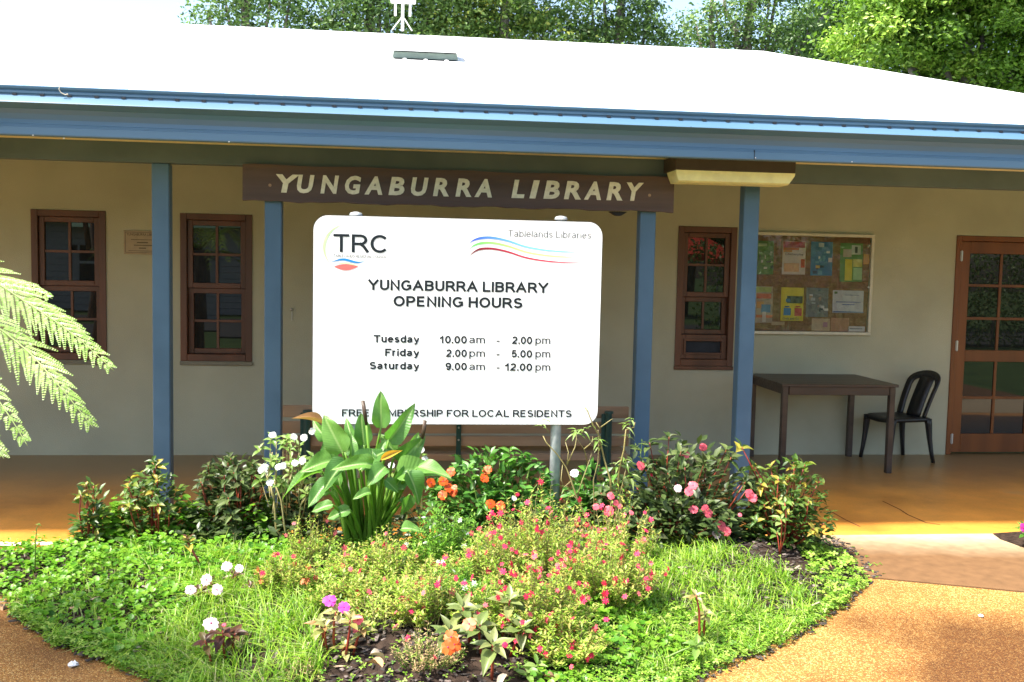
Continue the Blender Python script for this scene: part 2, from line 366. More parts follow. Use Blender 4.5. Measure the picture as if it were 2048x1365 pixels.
# slab cracks: thin dark dirt-filled joints standing 2 mm proud
crack = G()
for pts in ([(1652, 1018), (1690, 1040), (1720, 1054)], [(1765, 1003), (1800, 1020), (1815, 1030), (1852, 1046), (1880, 1050)]):
    w = [at(u, v, 'z', 0) for u, v in pts]
    for a, b in zip(w[:-1], w[1:]):
        n_ = Vector((-(b-a).y, (b-a).x, 0)).normalized()*.006
        crack.add([a-n_+Vector((0, 0, .002)), a+n_+Vector((0, 0, .002)), b+n_+Vector((0, 0, .002)), b-n_+Vector((0, 0, .002))], [(0, 1, 2, 3)])
o = crack.obj('floor_crack', noise_mat('crack_dirt', (.12, .045, .015), (.2, .08, .025), 30, .9)); struct(o)

# ------------------------------------------------------------------ the library building
LB = thing('library_building', (0, YW, 0), 'long single storey cream library with white hipped roof, blue gutter and blue veranda posts', 'building')
def wx(u, v): return at(u, v, 'y', YW).x
zH = 2.12; zSl = .8333
wins = [(-3.119, -2.505), (-1.885, -1.274), (2.545, 3.10)]
dx0 = wx(1902, 690); dW = .86; dx1 = dx0+2*dW+.12
# wall front pieces around the openings, each abutting
def wallpiece(x0, x1, z0, z1): wallg.box(x0, x1, YW, YW+.16, z0, z1)
wallg = G(); ops = [(a, b, zSl, zH) for a, b in wins]+[(dx0, dx1, -.05, zH-.02)]
xs = -9.0; WT = 2.62
for a, b, z0, z1 in ops:
    wallpiece(xs, a, -.05, WT); wallpiece(a, b, z1, WT)
    if z0 > 0: wallpiece(a, b, -.05, z0)
    xs = b
wallpiece(xs, 10.2, -.05, WT)
wallg.obj('wall', m_wall, LB)
g = G(); g.box(-9.15, -9.003, YW, 16, -.05, WT); g.box(10.203, 10.35, YW, 16, -.05, WT); g.box(-9, 10.2, 15.8, 16, -.05, WT); g.obj('wall', m_wall, LB)
# ceiling, soffit, beam
zb = at(1024, 348, 'y', YPF).z; zs = zb+.125
G().box(-9, 10.2, YPF+.1, YW-.003, 2.55, 2.6).obj('veranda_ceiling', m_ceil, LB)
G().box(-9, 10.2, YPF, YPF+.1, zb, zs+.10).obj('beam', m_beam, LB)
G().box(-9, 10.2, 6.05, YPF-.003, zs, zs+.02).obj('soffit', m_soffit, LB)
G().box(-9, 10.2, 6.055, 6.075, zs+.023, 2.66).obj('fascia', m_blue, LB)
for u in (322, 545.5, 1290, 1495):
    x = at(u, 650, 'y', YPF).x
    G().box(x-.054, x+.054, YPF, YPF+.1, -.0, zb-.002, .006).obj('post', m_blue, LB)
# gutter: quad profile with rolled lip, cove and lower bead
YG = 6.0; zt = at(1024, 209, 'y', YG).z; zg = at(1024, 304, 'y', YG).z; hg = zt-zg
fz = lambda k: zt-hg*k
pr = [(6.05, zg), (YG+.03, zg-.001), (YG+.018, zg+.004), (YG+.016, zg+.010), (YG+.018, fz(.82)), (YG+.024, fz(.81)), (YG+.024, fz(.79)), (YG+.030, fz(.78)), (YG+.030, fz(.76)), (YG+.036, fz(.745)),
      (YG+.040, fz(.66)), (YG+.030, fz(.55)), (YG+.010, fz(.46)), (YG-.034, fz(.395)), (YG-.048, fz(.38)), (YG-.052, fz(.365)), (YG-.047, fz(.345)), (YG+.002, fz(.195)), (YG+.004, fz(.17)), (YG-.004, fz(.155)),
      (YG-.004, fz(.12)), (YG+.002, fz(.09)), (YG-.010, fz(.06)), (YG-.012, fz(.02)), (YG-.004, fz(0)), (YG+.006, fz(.02)), (YG+.03, zt-.08), (6.05, zt-.08)]
o = G().profx(pr, -9.1, at(2600, 300, 'y', 6.0).x).obj('gutter', m_bluegut, LB)
g = G(); x = -2.9
while x < 5.5:
    zz = fz(.185)
    g.prism([(x-.014, zz), (x-.009, zz-.006), (x+.009, zz-.006), (x+.014, zz), (x+.009, zz+.006), (x-.009, zz+.006)], YG-.007, YG-.0); x += .148
o = g.obj('overflow_slot', m_slot, LB); o['kind'] = 'stuff'
g = G()
xs1 = at(1378, 230, 'y', YG).x; g.box(xs1-.0015, xs1+.0015, YG-.0535, YG, fz(.375), fz(.35))
g.obj('gutter_seam', m_slot, LB)
g = G(); xs1 = at(1511, 300, 'y', YG).x; g.box(xs1-.0015, xs1+.0015, YG+.0135, YG+.03, zg+.006, fz(.78))
g.obj('gutter_seam', m_slot, LB)
g = G()
for u, v in ((66, 271), (128, 277), (458, 284), (1511, 316), (1704, 324)):
    p = at(u, v, 'y', YG+.013); G().add([(p.x+.004*math.cos(a), YG+.013, p.z+.004*math.sin(a)) for a in np.linspace(0, 5.5, 8)], [tuple(range(8))]).obj('rivet', m_white, LB)
# roof: ribbed sheets, ridge and hip capping
RT = .30; ZE = zt-.045; YR = 12.0
ZR = at(980, 77, 'y', YR).z-.06; RT = (ZR-ZE)/(YR-6.03)
xr = at(1525, 98, 'y', YR).x
lo_, hi_ = 1600., 3200.
for _ in range(50):   # corner of the eave, where the hip line meets it
    um_ = (lo_+hi_)/2
    if at(um_, 98+.183*(um_-1525), 'y', 6.03).z > ZE: lo_ = um_
    else: hi_ = um_
xc = at(lo_, 98+.183*(lo_-1525), 'y', 6.03).x; HS = (YR-6.03)/(xc-xr)
V = []; F = []; cols_ = []
x = -9.3; pitch_ = .19
while x < xc-.1:
    for dx, dz in ((0, 0), (.012, .014), (.034, .014), (.046, 0), (.118, .001)): cols_.append((x+dx, dz))
    x += pitch_
for cx_, dz in cols_:
    yt = YR if cx_ < xr else max(6.035, YR-(cx_-xr)*HS)
    V += [(cx_, 6.03, ZE+dz), (cx_, yt, ZE+dz+(yt-6.03)*RT)]
F = [(2*i, 2*i+2, 2*i+3, 2*i+1) for i in range(len(cols_)-1)]
mobj('roof', V, F, m_roof, LB)
g = G(); YB = YR+(YR-6.03)
g.add([(-9.3, YR, ZR-.02), (xr, YR, ZR-.02), (xc, YB, zt-.01), (-9.3, YB, zt-.01)], [(0, 1, 2, 3)])
g.add([(xr, YR, ZR-.02), (xc, 6.03, ZE-.01), (xc, YB, zt-.01)], [(0, 1, 2)]); g.obj('rear_roof', m_roof, LB)
g = G(); g.tube([(-9.3, YR, ZR+.015), (xr, YR, ZR+.015)], .045, 8); g.obj('ridge_capping', m_roof, LB)
g = G(); g.tube([(xr, YR, ZR+.015), (xc-.07, 6.1, ZE+.03)], .045, 8); g.obj('hip_capping', m_roof, LB)

# windows
def pane_grid(parent, x0, x1, z0, z1, yf, nc, nr, m, bar=.022, stile=.045):
    """one sash: stiles, rails, glazing bars, panes"""
    G().box(x0, x0+stile, yf, yf+.04, z0, z1, .003).obj('stile', m, parent); G().box(x1-stile, x1, yf, yf+.04, z0, z1, .003).obj('stile', m, parent)
    G().box(x0+stile+.0005, x1-stile-.0005, yf, yf+.04, z0, z0+stile, .003).obj('rail', m, parent); G().box(x0+stile+.0005, x1-stile-.0005, yf, yf+.04, z1-stile, z1, .003).obj('rail', m, parent)
    a0, a1, b0, b1 = x0+stile+.001, x1-stile-.001, z0+stile+.001, z1-stile-.001
    cw = (a1-a0-bar*(nc-1))/nc; rh = (b1-b0-bar*(nr-1))/nr
    for i in range(nc-1): xx = a0+(i+1)*cw+i*bar; G().box(xx, xx+bar, yf+.006, yf+.03, b0, b1, .002).obj('glazing_bar', m, parent)
    for j in range(nr-1): zz = b0+(j+1)*rh+j*bar; G().box(a0, a1, yf+.009, yf+.028, zz, zz+bar, .002).obj('glazing_bar', m, parent)
    for i in range(nc):
        for j in range(nr):
            xx = a0+i*(cw+bar); zz = b0+j*(rh+bar); t = random.uniform(-.0012, .0012); t2 = random.uniform(-.0012, .0012)
            V = [(xx, yf+.020+t, zz), (xx+cw, yf+.020-t, zz), (xx+cw, yf+.020-t+t2, zz+rh), (xx, yf+.020+t+t2, zz+rh)]
            V += [(a, b+.004, c) for a, b, c in V]
            mobj('pane', V, [(0, 1, 2, 3), (7, 6, 5, 4), (0, 4, 5, 1), (1, 5, 6, 2), (2, 6, 7, 3), (3, 7, 4, 0)], m_glass, parent)
def window(x0, x1, slot=False):
    fr = .055; g = G(); y0 = YW-.012
    g.box(x0, x0+fr, y0, YW+.09, zSl+.001, zH, .003); g.box(x1-fr, x1, y0, YW+.09, zSl+.001, zH, .003)
    g.box(x0+fr+.0005, x1-fr-.0005, y0+.001, YW+.09, zH-fr, zH-.001, .003)
    w = g.obj('window', m_tim, LB)
    G().box(x0+fr+.001, x1-fr-.001, y0+.002, YW+.1, zSl+.001, zSl+.062, .004).obj('sill', m_tim, w)
    G().box(x0-.004, x1+.004, YW-.022, YW-.0125 if not slot else YW-.002, zSl-.035, zSl-.001, .003).obj('ledge', m_sill if not slot else m_tim, w)
    a0, a1 = x0+fr+.002, x1-fr-.002; mid = zSl+.062+(zH-fr-zSl-.062)*.5
    pane_grid(w, a0, a1, mid-.006, zH-fr-.002, YW+.015, 2, 2, m_tim)
    if not slot:
        pane_grid(w, a0, a1, zSl+.064, mid-.008, YW+.058, 2, 2, m_tim)
        G().box(a0, a1, YW+.044, YW+.056, mid-.05, mid-.01).obj('meeting_rail', m_tim, w)
    else:
        q = zSl+.29
        pane_grid(w, a0, a1, q+.002, mid-.008, YW+.058, 2, 1, m_tim)
        pz0, pz1 = zSl+.064, q
        g = G(); g.box(a0, a0+.05, YW+.02, YW+.05, pz0, pz1, .003); g.box(a1-.05, a1, YW+.02, YW+.05, pz0, pz1, .003)
        g.box(a0+.051, a1-.051, YW+.02, YW+.05, pz0, pz0+.055, .003); g.box(a0+.051, a1-.051, YW+.02, YW+.05, pz1-.06, pz1, .003)
        g.obj('return_panel', m_tim, w)
        g = G(); g.box(a0+.03, a1-.03, YW+.008, YW+.0195, pz0+.04, pz0+.06, .002); g.box(a0+.03, a1-.03, YW+.008, YW+.0195, pz1-.06, pz1-.04, .002)
        g.box(a0+.03, a0+.05, YW+.008, YW+.0195, pz0+.061, pz1-.061, .002); g.box(a1-.05, a1-.03, YW+.008, YW+.0195, pz0+.061, pz1-.061, .002)
        g.obj('slot_moulding', m_tim, w)
        G().box(a0+.0505, a1-.0505, YW+.046, YW+.052, pz0+.0555, pz1-.0605).obj('return_slot', m_slot, w)
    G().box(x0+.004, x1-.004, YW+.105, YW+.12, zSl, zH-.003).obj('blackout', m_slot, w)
    return w
window(*wins[0]); window(*wins[1]); window(*wins[2], slot=True)
# french door
g = G(); fr = .05; zD = zH-.022
g.box(dx0, dx0+fr, YW-.012, YW+.1, 0.002, zD, .003); g.box(dx1-fr, dx1, YW-.012, YW+.1, 0.002, zD, .003); g.box(dx0+fr+.0005, dx1-fr-.0005, YW-.011, YW+.1, zD-fr, zD-.001, .003)
df = g.obj('door_frame', m_door, LB)
for k in range(2):
    a0 = dx0+fr+.004+k*(dW+.002); a1 = a0+dW-.006
    zr = [(.02, .20), (.90, 1.01), (zD-fr-.115, zD-fr-.003)]; st = .10; yf = YW+.012
    g = G(); g.box(a0, a0+st, yf, yf+.04, .02, zD-fr-.003, .003); g.box(a1-st, a1, yf, yf+.04, .02, zD-fr-.003, .003)
    for z0, z1 in zr: g.box(a0+st+.0005, a1-st-.0005, yf+.0005, yf+.04, z0, z1, .003)
    d = g.obj('door', m_door, LB)
    b0, b1 = a0+st+.001, a1-st-.001; bar = .026; nc = 2; cw = (b1-b0-bar)/2
    for (z0, z1, nr) in ((.201, .899, 2), (1.011, zD-fr-.116, 3)):
        G().box(b0+cw, b0+cw+bar, yf+.008, yf+.034, z0, z1, .002).obj('glazing_bar', m_door, d)
        rh = (z1-z0-bar*(nr-1))/nr
        for j in range(nr):
            if j: G().box(b0, b1, yf+.010, yf+.032, z0+j*rh+(j-1)*bar, z0+j*(rh+bar), .002).obj('glazing_bar', m_door, d)
            for i in range(2):
                xx = b0+i*(cw+bar); zz = z0+j*(rh+bar); t = random.uniform(-.001, .001)
                mobj('pane', [(xx, yf+.02+t, zz), (xx+cw, yf+.02-t, zz), (xx+cw, yf+.02-t, zz+rh), (xx, yf+.02+t, zz+rh)], [(0, 1, 2, 3)], m_glass, d)
    if k == 0:
        for v in (512, 692, 878):
            p = at(1908, v, 'y', YW-.02); gz = p.z
            h = G(); h.tube([(a0-.004, YW-.018, gz-.05), (a0-.004, YW-.018, gz+.05)], .007, 8); h.box(a0-.016, a0+.010, YW-.0145, YW-.0125, gz-.045, gz+.045)
            h.obj('hinge', m_hinge, d)
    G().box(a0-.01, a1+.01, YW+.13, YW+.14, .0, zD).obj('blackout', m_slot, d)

# ------------------------------------------------------------------ text
def textmesh(s, m, bold=0.0, shear=0.0):
    c = bpy.data.curves.new('t', 'FONT'); c.body = s; c.offset = bold; c.shear = shear; c.resolution_u = 3
    o = bpy.data.objects.new('t', c); C.objects.link(o); dg = bpy.context.evaluated_depsgraph_get(); dg.update()
    me = bpy.data.meshes.new_from_object(o.evaluated_get(dg)); bpy.data.objects.remove(o); bpy.data.curves.remove(c)
    me.materials.clear(); me.materials.append(m); return me
_cap = None
def text_on(name, s, u0, u1, vc, vb, Y, m, parent, bold=0.0, shear=0.0, depth=0.0, dy=-.0015):
    """lettering on a plane y = Y, filling a real width and cap height"""
    global _cap
    me = textmesh(s, m, bold, shear); co_ = np.empty(len(me.vertices)*3); me.vertices.foreach_get('co', co_); co_ = co_.reshape(-1, 3)
    if _cap is None:
        h = textmesh('H', m); q = np.empty(len(h.vertices)*3); h.vertices.foreach_get('co', q); _cap = q.reshape(-1, 3)[:, 1].max(); bpy.data.meshes.remove(h)
    um = (u0+u1)/2; vm = (vc+vb)/2
    pa = at(u0, vm, 'y', Y); pb = at(u1, vm, 'y', Y); zc = at(um, vc, 'y', Y).z; zb_ = at(um, vb, 'y', Y).z
    sx_ = (pb.x-pa.x)/(co_[:, 0].max()-co_[:, 0].min()); sz_ = (zc-zb_)/(_cap+2*bold)
    V = np.zeros_like(co_); V[:, 0] = pa.x+(co_[:, 0]-co_[:, 0].min())*sx_; V[:, 2] = zb_+(co_[:, 1]+bold)*sz_; V[:, 1] = Y+dy
    faces = [tuple(p.vertices) for p in me.polygons]; VV = [tuple(v) for v in V]
    if depth:
        ed = {}
        for f in faces:
            for i in range(len(f)):
                e = (f[i], f[(i+1) % len(f)]); ed[e] = 1
        n = len(VV); VV = VV+[(x, y+depth, z) for x, y, z in VV]
        faces = faces+[(e[1], e[0], e[0]+n, e[1]+n) for e in ed if (e[1], e[0]) not in ed]
    bpy.data.meshes.remove(me); return mobj(name, VV, faces, m, parent)
def poly_on(name, pts, Y, m, parent, dy=-.001):
    w = [at(u, v, 'y', Y) for u, v in pts]; return mobj(name, [(p.x, Y+dy, p.z) for p in w], [tuple(range(len(w)))], m, parent)
def ribbon(name, top, bot, Y, m, parent, dy=-.0012):
    T = [at(u, v, 'y', Y) for u, v in top]; B = [at(u, v, 'y', Y) for u, v in bot]; n = len(T)
    return mobj(name, [(p.x, Y+dy, p.z) for p in T+B], [(i, i+1, n+i+1, n+i) for i in range(n-1)], m, parent)

# grotesque lettering drawn stroke by stroke (cap height 1)
def _arc(cx, cy_, rx, ry, a0, a1, n=12): return [(cx+rx*math.cos(math.radians(a0+(a1-a0)*i/n)), cy_+ry*math.sin(math.radians(a0+(a1-a0)*i/n))) for i in range(n+1)]
XH = .70
def _bowl(): return _arc(.24, XH/2, .24, XH/2, 0, 360, 24)
GLY = {
 'A': (.74, [([(0, 0), (.37, 1), (.74, 0)], 1), ([(.13, .33), (.61, .33)], 0)]),
 'B': (.60, [([(0, 0), (0, 1)]+_arc(.33, .765, .24, .235, 90, -90)+[(0, .53)], 1), ([(0, .53)]+_arc(.34, .265, .26, .265, 90, -90)+[(0, 0)], 1)]),
 'C': (.68, [(_arc(.37, .5, .37, .5, 42, 318, 26), 0)]),
 'D': (.64, [([(0, 0), (0, 1)]+_arc(.27, .5, .37, .5, 90, -90, 18)+[(0, 0)], 1)]),
 'E': (.54, [([(.54, 1), (0, 1), (0, 0), (.56, 0)], 0), ([(0, .53), (.50, .53)], 0)]),
 'F': (.50, [([(.52, 1), (0, 1), (0, 0)], 1), ([(0, .50), (.44, .50)], 0)]),
 'G': (.70, [(_arc(.37, .5, .37, .5, 42, 325, 26)+[(.70, .20), (.70, .46), (.40, .46)], 0)]),
 'H': (.60, [([(0, 0), (0, 1)], 1), ([(.60, 0), (.60, 1)], 1), ([(0, .52), (.60, .52)], 0)]),
 'I': (.0, [([(0, 0), (0, 1)], 1)]),
 'L': (.48, [([(0, 1), (0, 0), (.50, 0)], 1)]),
 'M': (.70, [([(0, 0), (0, 1), (.35, .08), (.70, 1), (.70, 0)], 1)]),
 'N': (.60, [([(0, 0), (0, 1), (.60, 0), (.60, 1)], 1)]),
 'O': (.74, [(_arc(.37, .5, .37, .5, 0, 360, 32), 0)]),
 'P': (.57, [([(0, 0), (0, 1)]+_arc(.31, .72, .26, .28, 90, -90)+[(0, .44)], 1)]),
 'R': (.62, [([(0, 0), (0, 1)]+_arc(.34, .735, .25, .265, 90, -90)+[(0, .47)], 1), ([(.34, .47), (.50, .30), (.66, 0)], 1)]),
 'S': (.58, [(_arc(.29, .745, .25, .255, 25, 200, 12)+[(.10, .58), (.29, .51), (.49, .44)]+_arc(.29, .265, .29, .265, 30, -158, 14), 0)]),
 'T': (.60, [([(0, 1), (.60, 1)], 1), ([(.30, 1), (.30, 0)], 1)]),
 'U': (.60, [([(0, 1)]+_arc(.30, .30, .30, .30, 180, 360, 16)+[(.60, 1)], 1)]),
 'V': (.70, [([(0, 1), (.35, 0), (.70, 1)], 1)]),
 'Y': (.70, [([(0, 1), (.35, .44), (.70, 1)], 1), ([(.35, .44), (.35, 0)], 1)]),
 'a': (.46, [(_arc(.22, .49, .22, .21, 160, 40, 8)+[(.42, .48), (.42, .12), (.46, 0)], 0), ([(.42, .40), (.18, .35)]+_arc(.18, .17, .18, .17, 100, 270, 10)+[(.30, .03), (.42, .16)], 0)]),
 'b': (.48, [(_bowl(), 0), ([(0, 0), (0, 1)], 1)]), 'd': (.48, [(_bowl(), 0), ([(.48, 0), (.48, 1)], 1)]),
 'e': (.48, [([(0, .38), (.48, .38)]+_arc(.24, XH/2, .24, XH/2, 8, 318, 22), 0)]),
 'i': (.0, [([(0, 0), (0, XH-.09)], 1), ([(0, 1.0), (0, .985)], 1)]), 'l': (.0, [([(0, 0), (0, 1)], 1)]),
 'n': (.44, [([(0, 0), (0, XH)], 1), ([(0, .42)]+_arc(.22, .46, .22, .24, 165, 0, 10)+[(.44, 0)], 1)]),
 'm': (.74, [([(0, 0), (0, XH)], 1), ([(0, .46)]+_arc(.185, .50, .185, .20, 165, 0, 10)+[(.37, 0)], 1), ([(.37, .46)]+_arc(.555, .50, .185, .20, 165, 0, 10)+[(.74, 0)], 1)]),
 'p': (.48, [(_bowl(), 0), ([(0, -.28), (0, XH)], 1)]),
 'r': (.24, [([(0, 0), (0, XH)], 1), ([(0, .42)]+_arc(.22, .46, .22, .24, 160, 80, 6), 0)]),
 's': (.40, [(_arc(.20, .525, .18, .175, 25, 200, 10)+[(.07, .40), (.20, .355), (.33, .31)]+_arc(.20, .18, .20, .18, 30, -158, 12), 0)]),
 't': (.26, [([(.08, .92), (.08, .14), (.14, .02), (.24, .02)], 0), ([(-.10, XH-.02), (.28, XH-.02)], 0)]),
 'u': (.44, [([(0, XH)]+_arc(.22, .24, .22, .24, 180, 345, 10), 1), ([(.44, 0), (.44, XH)], 1)]),
 'y': (.48, [([(0, XH), (.24, .02)], 1), ([(.48, XH), (.22, -.18), (.12, -.26), (.0, -.26)], 0)]),
 '0': (.52, [(_arc(.26, .5, .26, .5, 0, 360, 28), 0)]),
 '1': (.34, [([(.0, .72), (.14, .80), (.26, 1), (.26, 0)], 1)]),
 '2': (.52, [(_arc(.26, .74, .25, .26, 170, -20, 12)+[(.42, .48), (.10, .18), (.0, .0), (.54, 0)], 0)]),
 '5': (.52, [([(.48, 1), (.12, 1), (.05, .52)]+_arc(.26, .32, .26, .30, 130, -155, 16), 0)]),
 '9': (.52, [(_arc(.26, .70, .26, .30, 0, 360, 22), 0), ([(.52, .70)]+_arc(.26, .5, .26, .5, 0, -140, 14), 0)]),
 '.': (.0, [([(0, -.01), (0, .02)], 1)]), '-': (.26, [([(0, .34), (.26, .34)], 1)]),
}
def grotesque(s, th):
    """vertices (x, z) and faces for a line of lettering with stroke thickness th"""
    h = th/2; V = []; F = []; x0 = 0
    for ch in s:
        if ch == ' ': x0 += .34; continue
        w, paths = GLY[ch]
        for pts, ext in paths:
            P = [np.array((x0+h+p[0], h+p[1]*(1-th) if p[1] >= 0 else h+p[1])) for p in pts]
            Q = [P[0]]
            for p in P[1:]:
                if np.hypot(*(p-Q[-1])) > 1e-4: Q.append(p)
            P = Q; closed = np.hypot(*(P[0]-P[-1])) < 1e-3
            if ext:
                d = P[0]-P[1]; P[0] = P[0]+d/np.hypot(*d)*h; d = P[-1]-P[-2]; P[-1] = P[-1]+d/np.hypot(*d)*h; closed = False
            n = len(P); b = len(V)
            for i in range(n):
                a = P[i-1] if i > 0 else (P[-2] if closed else None); c = P[i+1] if i < n-1 else (P[1] if closed else None)
                d1 = (P[i]-a)/np.hypot(*(P[i]-a)) if a is not None else None; d2 = (c-P[i])/np.hypot(*(c-P[i])) if c is not None else None
                if d1 is None: d1 = d2
                if d2 is None: d2 = d1
                n1 = np.array((-d1[1], d1[0])); n2 = np.array((-d2[1], d2[0])); m_ = n1+n2; l = np.hypot(*m_)
                m_ = n1 if l < 1e-3 else m_/l; k = min(2.2, 1/max(.3, float(m_@n1)))
                V += [tuple(P[i]+m_*h*k), tuple(P[i]-m_*h*k)]
            F += [(b+2*i+1, b+2*i+3, b+2*i+2, b+2*i) for i in range(n-1)]
        x0 += w+th+(.115 if th > .1 else .15)
    return V, F
def gtext(s, u0, u1, vc, vb, Y, m, parent, th=.165):
    V, F = grotesque(s, th); A_ = np.array(V); um = (u0+u1)/2; vm = (vc+vb)/2
    pa = at(u0, vm, 'y', Y); pb = at(u1, vm, 'y', Y); zc = at(um, vc, 'y', Y).z; z0_ = at(um, vb, 'y', Y).z
    k = (pb.x-pa.x)/(A_[:, 0].max()-A_[:, 0].min())
    return mobj('lettering', [(pa.x+(x-A_[:, 0].min())*k, Y-.0015-.00004*(i % 5), z0_+z*(zc-z0_)) for i, (x, z) in enumerate(V)], F, m, parent)
# ------------------------------------------------------------------ opening hours sign
YSG = 6.0
cw_ = lambda cx, cy_: (600+cx/3.1016, 420+cy_/3.1016)
lt = at(626, 640, 'y', YSG).x; rt = at(1200, 645, 'y', YSG).x; tz = at(915, 438, 'y', YSG).z; bz = at(915, 849, 'y', YSG).z
SG = thing('opening_hours_sign', (at(912, 640, 'y', YSG).x, YSG, .05), 'large white sign on galvanised poles listing the library opening hours', 'sign')
def rrect(x0, x1, z0, z1, r, n=8):
    P = []
    for cx_, cz_, a in ((x1-r, z1-r, 0), (x0+r, z1-r, 90), (x0+r, z0+r, 180), (x1-r, z0+r, 270)):
        for i in range(n+1):
            t = math.radians(a+90*i/n); P.append((cx_+r*math.cos(t), cz_+r*math.sin(t)))
    return P
G().prism(rrect(lt, rt, bz, tz, .085), YSG, YSG+.004).obj('panel', m_signw, SG)
G().prism(rrect(lt-.003, rt+.003, bz-.003, tz+.003, .088), YSG+.0045, YSG+.008).obj('panel_edge', m_edge, SG)
for u in (712, 1122):
    x = at(u, 433, 'y', YSG+.045).x; ztp = at(u, 433 if u < 900 else 441, 'y', YSG+.045).z
    pl = G().tube([(x, YSG+.045, -.3), (x, YSG+.045, ztp)], .033, 20).obj('pole', m_galv, SG, True)
    G().tube([(x, YSG+.045, ztp), (x, YSG+.045, ztp+.006), (x, YSG+.045, ztp+.02), (x, YSG+.045, ztp+.026)], [.039, .040, .034, .012], 20).obj('cap', m_galv, pl, True)
    for v in (520, 780):
        pz = at(900, v, 'y', YSG).z
        G().tube([(x-.05, YSG+.012, pz), (x-.035, YSG+.05, pz), (x, YSG+.082, pz), (x+.035, YSG+.05, pz), (x+.05, YSG+.012, pz)], .008, 6).obj('clamp', m_galv, SG)
T = lambda s, a, b, c, d, m=m_ink, th=.20: gtext(s, cw_(a, 0)[0], cw_(b, 0)[0], cw_(0, c)[1], cw_(0, d)[1], YSG, m, SG, th)
T('TRC', 207, 538, 153, 265, th=.145)
T('TABLELANDS REGIONAL COUNCIL', 207, 538, 279, 297, m_inkg, .12)
T('Tablelands Libraries', 1290, 1806, 131, 173, m_inkg, .09)
T('YUNGABURRA LIBRARY', 420, 1543, 442, 507); T('OPENING HOURS', 580, 1380, 540, 605)
for (d, dxa, ys, tA, ax, ap, tB, bx) in (('Tuesday', 457, 778, '10.00', 865, 'am', '2.00', 1312), ('Friday', 528, 862, '2.00', 902, 'pm', '5.00', 1312), ('Saturday', 433, 944, '9.00', 902, 'am', '12.00', 1270)):
    T(d, dxa, 740, ys, ys+46); T(tA, ax, 1035, ys+4, ys+51); T(ap, 1050, 1147, ys+4, ys+50, th=.12)
    T('-', 1219, 1238, ys+8, ys+54, th=.15); T(tB, bx, 1440, ys+8, ys+55); T('pm', 1460, 1552, ys+8, ys+54, th=.12)
T('FREE MEMBERSHIP FOR LOCAL RESIDENTS', 260, 1685, 1240, 1284, th=.175)
def flat(name, c): return plain(name, c, .45)
ic = [flat('ink_lime', (.55, .78, .38)), flat('ink_blue', (.02, .25, .62)), flat('ink_red', (.75, .16, .14)), flat('ink_cream', (.72, .80, .45)),
      flat('ink_royal', (.07, .2, .72)), flat('ink_green', (.25, .70, .22)), flat('ink_crimson', (.45, .01, .04))]
# logo: crescent, waves
out = []; inn = []
for i in range(25):
    a = math.radians(75+i*(175/24)); out.append(cw_(290+148*math.cos(a)*1.0, 232-142*math.sin(a)))
    k = .5-.5*math.cos(2*math.pi*i/24); inn.append(cw_(290+(148-17*k)*math.cos(a), 232-(142-13*k)*math.sin(a)))
ribbon('logo_crescent', out, inn, YSG, ic[0], SG)
def wave(name, xa, xb, f, th, m):
    tp, bt = [], []
    for i in range(21):
        t = i/20; x = xa+(xb-xa)*t; y = f(t); k = th*math.sin(math.pi*min(1, max(0, t*.96+.02)))
        tp.append(cw_(x, y-k/2)); bt.append(cw_(x, y+k/2))
    ribbon(name, tp, bt, YSG, m, SG)
wave('logo_wave', 192, 402, lambda t: 318-9*math.sin(t*2*math.pi*.95+math.pi)*-1 if False else 317+9*math.sin((t-.12)*2*math.pi*1.1)*-1*(-1 if t < 0 else 1)*-1*-1, 15, ic[1])
wave('logo_wave', 205, 385, lambda t: 338-8*math.sin((t-.1)*2*math.pi*.9), 9, ic[3])
tp = [cw_(210+152*t, 352-15*math.sin(math.pi*t)) for t in np.linspace(0, 1, 13)]; bt = [cw_(210+152*t, 352+24*math.sin(math.pi*t)) for t in np.linspace(0, 1, 13)]
ribbon('logo_lens', tp, bt, YSG, ic[2], SG)
# three swooshes of the libraries emblem
def swoosh(name, y0, yt, xt, xe, ye, th, m):
    tp, bt = [], []
    P = [(1045, y0), (1068, y0-28), (1110, yt+6), (1165, yt), (1225, yt+6), (1300, yt+24), (1400, yt+24+(ye-yt-24)*.50), (1520, yt+24+(ye-yt-24)*.82), (1640, yt+24+(ye-yt-24)*.97), (xe, ye)]
    n = len(P)
    def cat(i, t):
        p0, p1, p2, p3 = P[max(i-1, 0)], P[i], P[i+1], P[min(i+2, n-1)]
        return tuple(.5*(2*p1[k]+(p2[k]-p0[k])*t+(2*p0[k]-5*p1[k]+4*p2[k]-p3[k])*t*t+(-p0[k]+3*p1[k]-3*p2[k]+p3[k])*t**3) for k in (0, 1))
    Q = [cat(i, t) for i in range(n-1) for t in (0, .25, .5, .75)]+[P[-1]]
    for i, (x, y) in enumerate(Q):
        t = i/(len(Q)-1); k = th*min(1, t*4)*(1-t)**.55
        tp.append(cw_(x, y-k/2)); bt.append(cw_(x, y+k/2))
    ribbon(name, tp, bt, YSG, m, SG)
def gradmat(name, ca, cb):
    m, t, b = newmat(name); N = t.nodes; tc = N.new('ShaderNodeTexCoord'); sp_ = N.new('ShaderNodeSeparateXYZ'); mr = N.new('ShaderNodeMapRange'); r = N.new('ShaderNodeValToRGB')
    t.links.new(tc.outputs['Generated'], sp_.inputs[0]); t.links.new(sp_.outputs[0], r.inputs[0]); r.color_ramp.elements[0].color = (*ca, 1); r.color_ramp.elements[1].color = (*cb, 1)
    r.color_ramp.elements[0].position = .05; r.color_ramp.elements[1].position = .6
    t.links.new(r.outputs[0], b.inputs['Base Color']); setp(b, Roughness=.45); return m
